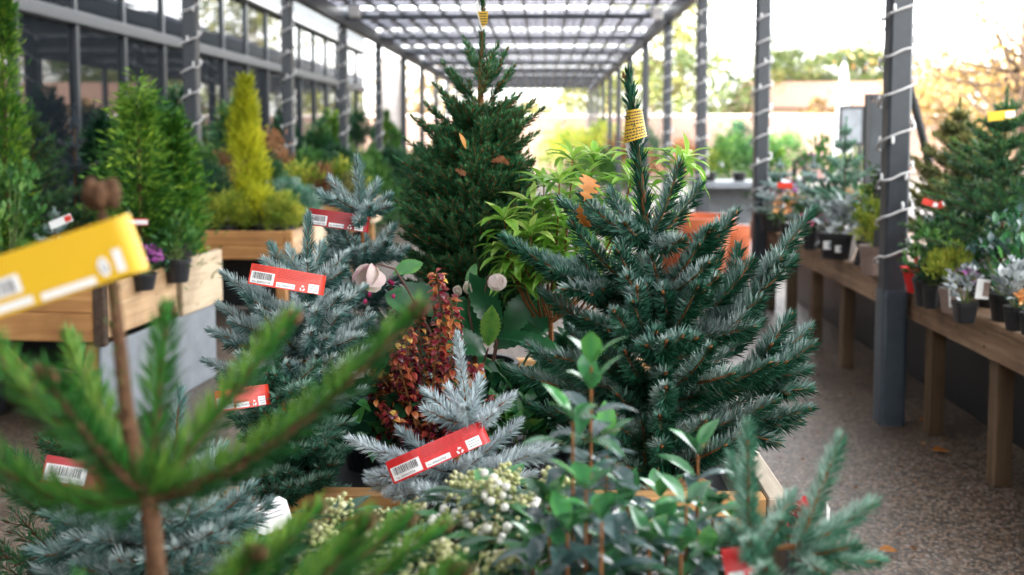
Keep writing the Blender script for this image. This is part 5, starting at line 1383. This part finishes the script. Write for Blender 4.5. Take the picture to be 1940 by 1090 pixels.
# beyond the post
mound('potted_thyme', 'yellow green bushy plant in a taupe pot left of the nearest post', 'pot plant', rb(1662, 6.15), .38, .105, 1500, .035, .009, F_ygreen, leafy=False, ph=.17, potm=M_taupe, pr=.085)
small_label(1668, 452, 6.0, .075, .10, 'dark picture card standing in the taupe pot', M_frameblk, R(3), M_galv, .4)
mound('silver_leaf_plant', 'white leaved plant in a square black pot on the bench edge', 'foliage plant', rb(1592, 6.95), .31, .12, 150, .075, .045, F_grey, ph=.17, sq=True, pr=.11)
small_label(1567, 465, 6.82, .05, .055, 'white price card on the left face of the square black pot', M_white, 0, M_galv, .3); small_label(1588, 472, 6.82, .04, .045, 'white price card on the right face of the square black pot', M_white, 0, M_galv, .3)
mound('silver_leaf_plant', 'smaller white leaved plant behind the square black pot', 'foliage plant', rb(1560, 7.6), .30, .12, 150, .06, .035, F_grey, ph=.15, sq=True)
mound('dark_leaf_plant', 'dark green glossy plant behind the white leaved ones', 'foliage plant', rb(1600, 7.6), .46, .15, 240, .07, .03, F_deep, ph=.15)
mound('yellow_green_plant', 'bright yellow green plant just left of the nearest post', 'pot plant', rb(1650, 6.75), .45, .12, 300, .05, .022, F_ygreen, ph=.14)
mound('white_flower_plant', 'green plant topped with white flowers beside the chalk board', 'flowering plant', rb(1682, 6.5), .60, .14, 320, .05, .022, F_mid, F_grey, 26, .014, ph=.15)
spruce_bg('blue green spruce standing before the chalk board', rb(1602, 7.3), .92, .30, F_mint, 6, 6, nl=.03, nw=.008, dens=480, lat=[.5], ph=.16)
spruce_bg('grey blue spruce with drooping tips left of the chalk board', rb(1545, 8.1), .62, .26, F_blue, 5, 6, nl=.03, nw=.008, dens=480, lat=[.5], ph=.15, lift=.05)
spruce_bg('grey blue spruce with orange label by the second grey post', rb(1480, 8.9), .60, .26, F_blue, 5, 6, nl=.03, nw=.008, dens=480, lat=[.5], ph=.15, lift=.05)
small_label(1487, 352, 8.5, .12, .045, 'orange label on the spruce by the second grey post', M_orred, R(3), M_orred, .3); small_label(1563, 357, 7.8, .08, .05, 'orange label among drooping grey spruce tips', M_orred, R(10), M_white, .3); small_label(1556, 330, 7.8, .06, .06, 'pink tag above the orange label on the bench', plain('pink_tag', (.7, .4, .36), .5), 0, M_white, .3)
mound('orange_pansy', 'plant with peach orange flowers on the bench between grey spruces', 'flowering plant', rb(1500, 8.2), .32, .13, 150, .05, .026, F_mid, F_orange, 22, .022, ph=.13)
mound('red_cyclamen', 'red flowering plant beside the square black pot', 'flowering plant', rb(1540, 7.5), .26, .1, 120, .05, .026, F_deep, F_pink, 16, .018, ph=.12)
mound('purple_heather', 'purple heather below the orange labels on the bench', 'flowering plant', rb(1490, 9.2), .36, .18, 180, .05, .02, F_bronze, F_purple, 60, .016, ph=.13)
mound('grey_leaf_plant', 'grey leaved plant in a black pot at the far bench end', 'foliage plant', rb(1462, 8.9), .30, .13, 160, .05, .03, F_grey, ph=.14)
mound('leafy_shrub', 'dark green shrub at the far bench end by the second post', 'shrub', rb(1455, 9.5), .42, .16, 200, .06, .03, F_deep, ph=.14)
mound('leafy_shrub', 'fresh green shrub behind the peach flowers on the bench', 'shrub', rb(1560, 8.6), .72, .2, 300, .07, .03, F_mid, ph=.14)
mound('leafy_shrub', 'dark shrub filling the back of the bench behind the fir', 'shrub', rb(1860, 6.2), .55, .25, 350, .07, .03, F_deep, ph=.14)
mound('leafy_shrub', 'dark low shrub under the large fir on the bench', 'shrub', rb(1895, 5.0), .30, .16, 260, .05, .026, F_deep, ph=.12)
mound('leafy_shrub', 'dark green shrub low behind the moss green dwarf conifer', 'shrub', rb(1840, 5.3), .40, .17, 300, .05, .026, F_deep, ph=.12)
# framed board and folding sign on the bench
t = thing('chalk_board', 'black framed picture board standing upright on the bench behind the folding sign', 'sign', (2.46, 7.7, HT), rz=R(8))
g = Geo()
for (lo, hi) in (((-.16, -.015, 0), (-.12, .015, 1.10)), ((.12, -.015, 0), (.16, .015, 1.10)), ((-.118, -.014, 1.05), (.118, .014, 1.10)), ((-.118, -.014, .30), (.118, .014, .35))): box2(g, lo, hi, .004)
f = g.build('frame', M_frameblk, t, local=True)
g = Geo(); box2(g, (-.1185, -.006, .352), (.1185, .006, 1.048), .002); g.build('writing_surface', M_board, t, local=True)
for s in (-1, 1): g = Geo(); box2(g, (s * .14 - .02, -.14, 0), (s * .14 + .02, -.017, .03), .003); g.build('foot', M_frameblk, t, local=True)
t = thing('folding_sign', 'black folding sign seen edge on as an inverted V behind the nearest post', 'sign', (2.23, 6.55, HT), rz=R(72))
for sgn in (1, -1):
    rot = Matrix.Rotation(R(14.5) * sgn, 3, 'X'); off = A(0, .142 * sgn, .555)
    g = Geo(); box(g, off, (.36, .035, 1.12), 0, .006, rot=rot); pnl = g.build('panel', M_frameblk, t, local=True)
    g = Geo(); box(g, off + np.array(rot @ Vector((0, .0205 * sgn, .05))), (.30, .004, .86), 0, .001, rot=rot); g.build('face', M_board, pnl, local=True)
# display shelf behind the bench
t = thing('display_rack', 'dark display rack with small picture panel behind the bench plants', 'rack', (3.55, 12.5, 0))
for x in (-.55, .55):
    for y in (-.25, .25):
        g = Geo(); box2(g, (x - .025, y - .025, 0), (x + .025, y + .025, 1.25), .004); g.build('upright', M_frameblk, t, local=True)
for z in (.55, 1.0): g = Geo(); box2(g, (-.6, -.3, z), (.6, .3, z + .03), .004); g.build('shelf', M_frameblk, t, local=True)
g = Geo(); box2(g, (-.15, -.2, 1.42), (.35, -.16, 1.88), .006); box2(g, (.08, -.19, 1.03), (.12, -.165, 1.417), .002); f = g.build('picture_panel', M_frameblk, t, local=True)
g = Geo(); box2(g, (-.12, -.206, 1.46), (.10, -.202, 1.84), 0); g.build('print', M_galv, f, local=True)
for i, (x, z, h, m, fl, tt) in enumerate(((-.4, 1.03, .25, F_mid, F_purple, 'green plant with purple flowers on the upper shelf of the dark rack'), (0, 1.03, .22, F_ygreen, F_grey, 'pale flowered plant in the middle of the dark rack'), (.4, 1.03, .35, F_deep, F_orange, 'orange flowered plant on the dark rack'), (-.35, .58, .28, F_bronze, F_pink, 'pink flowered plant on the lower shelf of the dark rack'), (.1, .58, .28, F_bronze, F_redf, 'red flowered plant on the lower shelf of the dark rack'))):
    mound('rack_plant', tt, 'pot plant', (3.55 + x, 12.5, z), h, .17, 260, .06, .03, m, fl, 20, .025, ph=.1)
t = thing('closed_parasol', 'closed pale grey parasol standing behind the bench', 'parasol', W3(1597, 20, 0)); g = Geo(); lathe(g, [(.02, .75), (.2, .78), (.17, 1.5), (.12, 2.2), (.05, 2.85), (.01, 2.9)], sides=10, noise=.04); g.build('canvas', M_parasol, t, local=True)
g = Geo(); tube(g, [(0, 0, .05), (0, 0, 3.0)], .025, 8); g.build('pole', M_steel, t, local=True); g = Geo(); lathe(g, [(.001, 0), (.3, 0), (.28, .08), (.001, .09)], sides=20); g.build('base', M_steel, t, local=True)
# plant table between the posts
t = thing('plant_table', 'grey plant table standing between the farther posts', 'table', (2.75, 14.5, 0)); g = Geo(); box2(g, (-.7, -.5, .84), (.7, .5, .92), .006); g.build('table_top', M_galv, t, local=True)
for x in (-.62, .56):
    for y in (-.44, .38): g = Geo(); box2(g, (x, y, 0), (x + .06, y + .06, .837), .004); g.build('leg', M_steel, t, local=True)
g = Geo(); box2(g, (-.6, .3, .3), (.6, .33, .8), .004); g.build('apron', M_galv, t, local=True)
for i, (x, m, h, tt) in enumerate(((-.5, F_ygreen, .34, 'light green plant at the near end of the grey table'), (-.1, F_mid, .42, 'mid green plant in the middle of the grey table'), (.35, F_thuja, .36, 'bright green plant at the far end of the grey table'))):
    mound('table_plant', tt, 'pot plant', (2.75 + x, 14.4, .92), h, .24, 300, .07, .035, m, F_grey if i == 0 else None, 10, .03, ph=.12)
mound('purple_heather', 'large heather group on the ground beyond the bench end', 'flowering plant', (3.3, 11.2, 0), .85, .5, 700, .08, .03, F_bronze, F_purple, 120, .03, ph=.25)
# terracotta tubs
def tub(label, x, y, r, h):
    t = thing('terracotta_tub', label, 'pot', (x, y, 0), 'terracotta tubs on the ground'); g = Geo()
    lathe(g, [(.001, 0), (r * .72, 0), (r * .92, h * .78), (r * .925, h * .8)], sides=40); g.build('tub_body', M_terra, t, smooth=True, local=True)
    g = Geo(); lathe(g, [(r * .926, h * .8), (r * 1.02, h * .805), (r * 1.04, h), (r * .95, h), (r * .93, h * .85), (.001, h * .84)], sides=40); g.build('rim', M_terra, t, smooth=False, local=True)
tub('large orange terracotta tub on the ground behind the largest spruce', 1.50, 10.6, .40, .74)
tub('smaller orange terracotta tub next to the large one', 2.15, 11.9, .20, .52)

n = 2600; g = Geo(); c = np.stack([rng.uniform(-2.0, 2.2, n), rng.uniform(2.6, 14, n), np.full(n, .006)], 1)
c = c[(np.abs(c[:, 0] - .75) > .3) | (rng.uniform(size=n) < .5)]; n = len(c)
flakes(g, c, np.stack([rng.normal(size=n), rng.normal(size=n), np.full(n, .02)], 1), rng.choice([.012, .02, .035], n), rng.choice([.003, .006, .012], n), rng.uniform(0, 1, n)); tag(g.build('leaf_litter', F_bronze), 'fallen needles and leaf scraps scattered over the gravel', 'leaf litter', kind='stuff')
for i, (px, Y, h, r, m, tt) in enumerate(((1215, 40, 1.7, .8, F_deep, 'dark shrub before the brick wall behind the third right post'), (1290, 38, 1.2, .8, F_bronze, 'rust shrub before the brick wall left of the second right post'), (1400, 41, 1.9, .8, F_deep, 'dark tall shrub before the brick wall beside the second right post'), (1480, 37, 1.4, .9, F_mid, 'green shrub before the brick wall right of the second right post'), (1660, 39, 1.9, 1.0, F_deep, 'dark broad shrub at the end of the brick wall'))):
    mound('yard_shrub', tt, 'shrub', W3(px, Y, 0), h, r, 1400, .16, .07, m, leafy=False, ph=.3, clump=30)

# ------------------------------------------------------------------ trees beyond
def tree(name, label, x, y, h, cr, zc, ch, n, L, Wd, m, clump=70, limbs=9, trunk_r=.16, group=None, lean=0, flat=1.0, droop=0, cs=.32, bark=M_dbark):
    t = thing(name, label, 'tree', (x, y, 0), group); g, S = Geo(), Geo()
    u = nrm(rng.normal(size=(clump, 3))) * (rng.uniform(.15, 1, clump) ** (1 / 2.4))[:, None]
    cc = A(lean, 0, zc) + u * A(cr, cr, ch / 2); ct = rng.uniform(.05, .9, clump); k = clumpy(n, clump)
    c = cc[k] + rng.normal(size=(n, 3)) * cr * cs * A(.6, .6, .42 * flat)
    d = nrm(rng.normal(size=(n, 3)) + A(0, 0, -droop)); flakes(g, c, d, L * rng.uniform(.6, 1.4, n), Wd, np.clip(ct[k] + rng.normal(size=n) * .15, 0, 1))
    g.build('crown', m, t, local=True)
    tube(S, [(0, 0, 0), (lean * .3, 0, zc * .5), (lean * .8, 0, zc), (lean, 0, zc + ch * .3)], [trunk_r, trunk_r * .75, trunk_r * .45, trunk_r * .12], 9)
    for i in range(limbs):
        e = cc[rng.integers(clump)]; s = rng.uniform(.35, .9) * zc; p0 = A(lean * s / zc * .8, 0, s)
        tube(S, bez(p0, (p0 + e) / 2 + A(0, 0, -.1 * cr), e, np.linspace(0, 1, 6)), np.linspace(trunk_r * .4, trunk_r * .08, 6), 5)
    S.build('trunk', bark, t, local=True, smooth=True); return t
tree('autumn_tree', 'orange brown autumn tree with drooping leafy branches at the upper corner', 8.2, 18.5, 5.4, 2.6, 3.5, 3.6, 2600, .12, .07, F_autumn, 70, 26, .09, cs=.33, droop=.4)
tree('autumn_tree', 'second smaller rust coloured tree behind the large fir', 12.5, 26, 4.6, 2.2, 2.5, 3.0, 1800, .18, .10, F_autumn, 40, 18, .12, cs=.26)
for i, (px, Y, top, cr, ch, m, t) in enumerate(((1500, 60, 66, 2.6, 4.0, F_pine, 'flat topped pine left of the closed parasol'), (1632, 66, 80, 2.3, 3.6, F_pine, 'small crowned pine right of the closed parasol'))):
    zt = 1.55 + (255 - top) / 2000 * Y; tree('pine_tree', t, W3(px, Y, 0)[0], Y, zt, cr, zt - ch * .5, ch, 5200, .32, .1, m, 34, 12, .2, 'pines beyond the yard', flat=.55, cs=.34)
kinds = ['tall yellow green tree seen between the farther posts', 'loose yellow tree right of the canopy end', 'broad yellow green tree straight beyond the canopy end', 'low golden tree left of the canopy end', 'green tree behind the long brick wall', 'slim yellow tree behind the brick wall near the fifth post', 'wide golden tree beyond the facade end', 'tall loose tree behind the second grey post', 'amber tree behind the wide house', 'low amber tree before the low house', 'bushy orange tree right of the low house', 'large amber tree at the yard corner']
for i, (px, Y, top, cr, m) in enumerate(((1235, 52, -40, 3.0, F_ltree), (1150, 58, 120, 2.6, F_ltree), (1075, 62, 165, 3.2, F_ltree), (930, 64, 190, 3.0, F_autumn), (1330, 50, 90, 2.6, F_pine), (1290, 56, -20, 2.2, F_ltree), (800, 62, 130, 3.2, F_autumn), (1440, 58, 130, 2.4, F_ltree), (1790, 66, 90, 4.0, F_autumn), (1560, 50, 190, 1.3, F_autumn), (1745, 48, 120, 1.7, F_autumn), (1880, 44, 95, 3.2, F_autumn))):
    zt = 1.55 + (255 - top) / 2000 * Y; ch = zt * .8
    tree('broadleaf_tree', kinds[i], W3(px, Y, 0)[0], Y, zt, cr, zt - ch * .5, ch, 1900, .30, .16, m, 42, 14, .16, 'trees beyond the brick wall', cs=.26)
# hedge plants and benches of stock at the far end of the canopy
for i, (px, Y, h, r, m, t) in enumerate(((900, 34, 1.5, 1.0, F_mid, 'rounded green shrub at the far end of the canopy aisle'), (1075, 36, 1.6, 1.1, F_ygreen, 'golden shrub at the far end of the canopy'), (1140, 33, 1.7, .9, F_ygreen, 'yellow green shrub right of the far aisle'), (1190, 30, 1.3, .8, F_bronze, 'rust shrub right of the far aisle'), (1385, 26, 1.2, .9, F_mid, 'green shrub in the open yard behind the posts'), (1120, 27, 1.0, .7, F_mid, 'low green shrub in the far aisle'))):
    mound('yard_shrub', t, 'shrub', W3(px, Y, 0), h, r, 1500, .16, .07, m, leafy=False, ph=.3, clump=40)
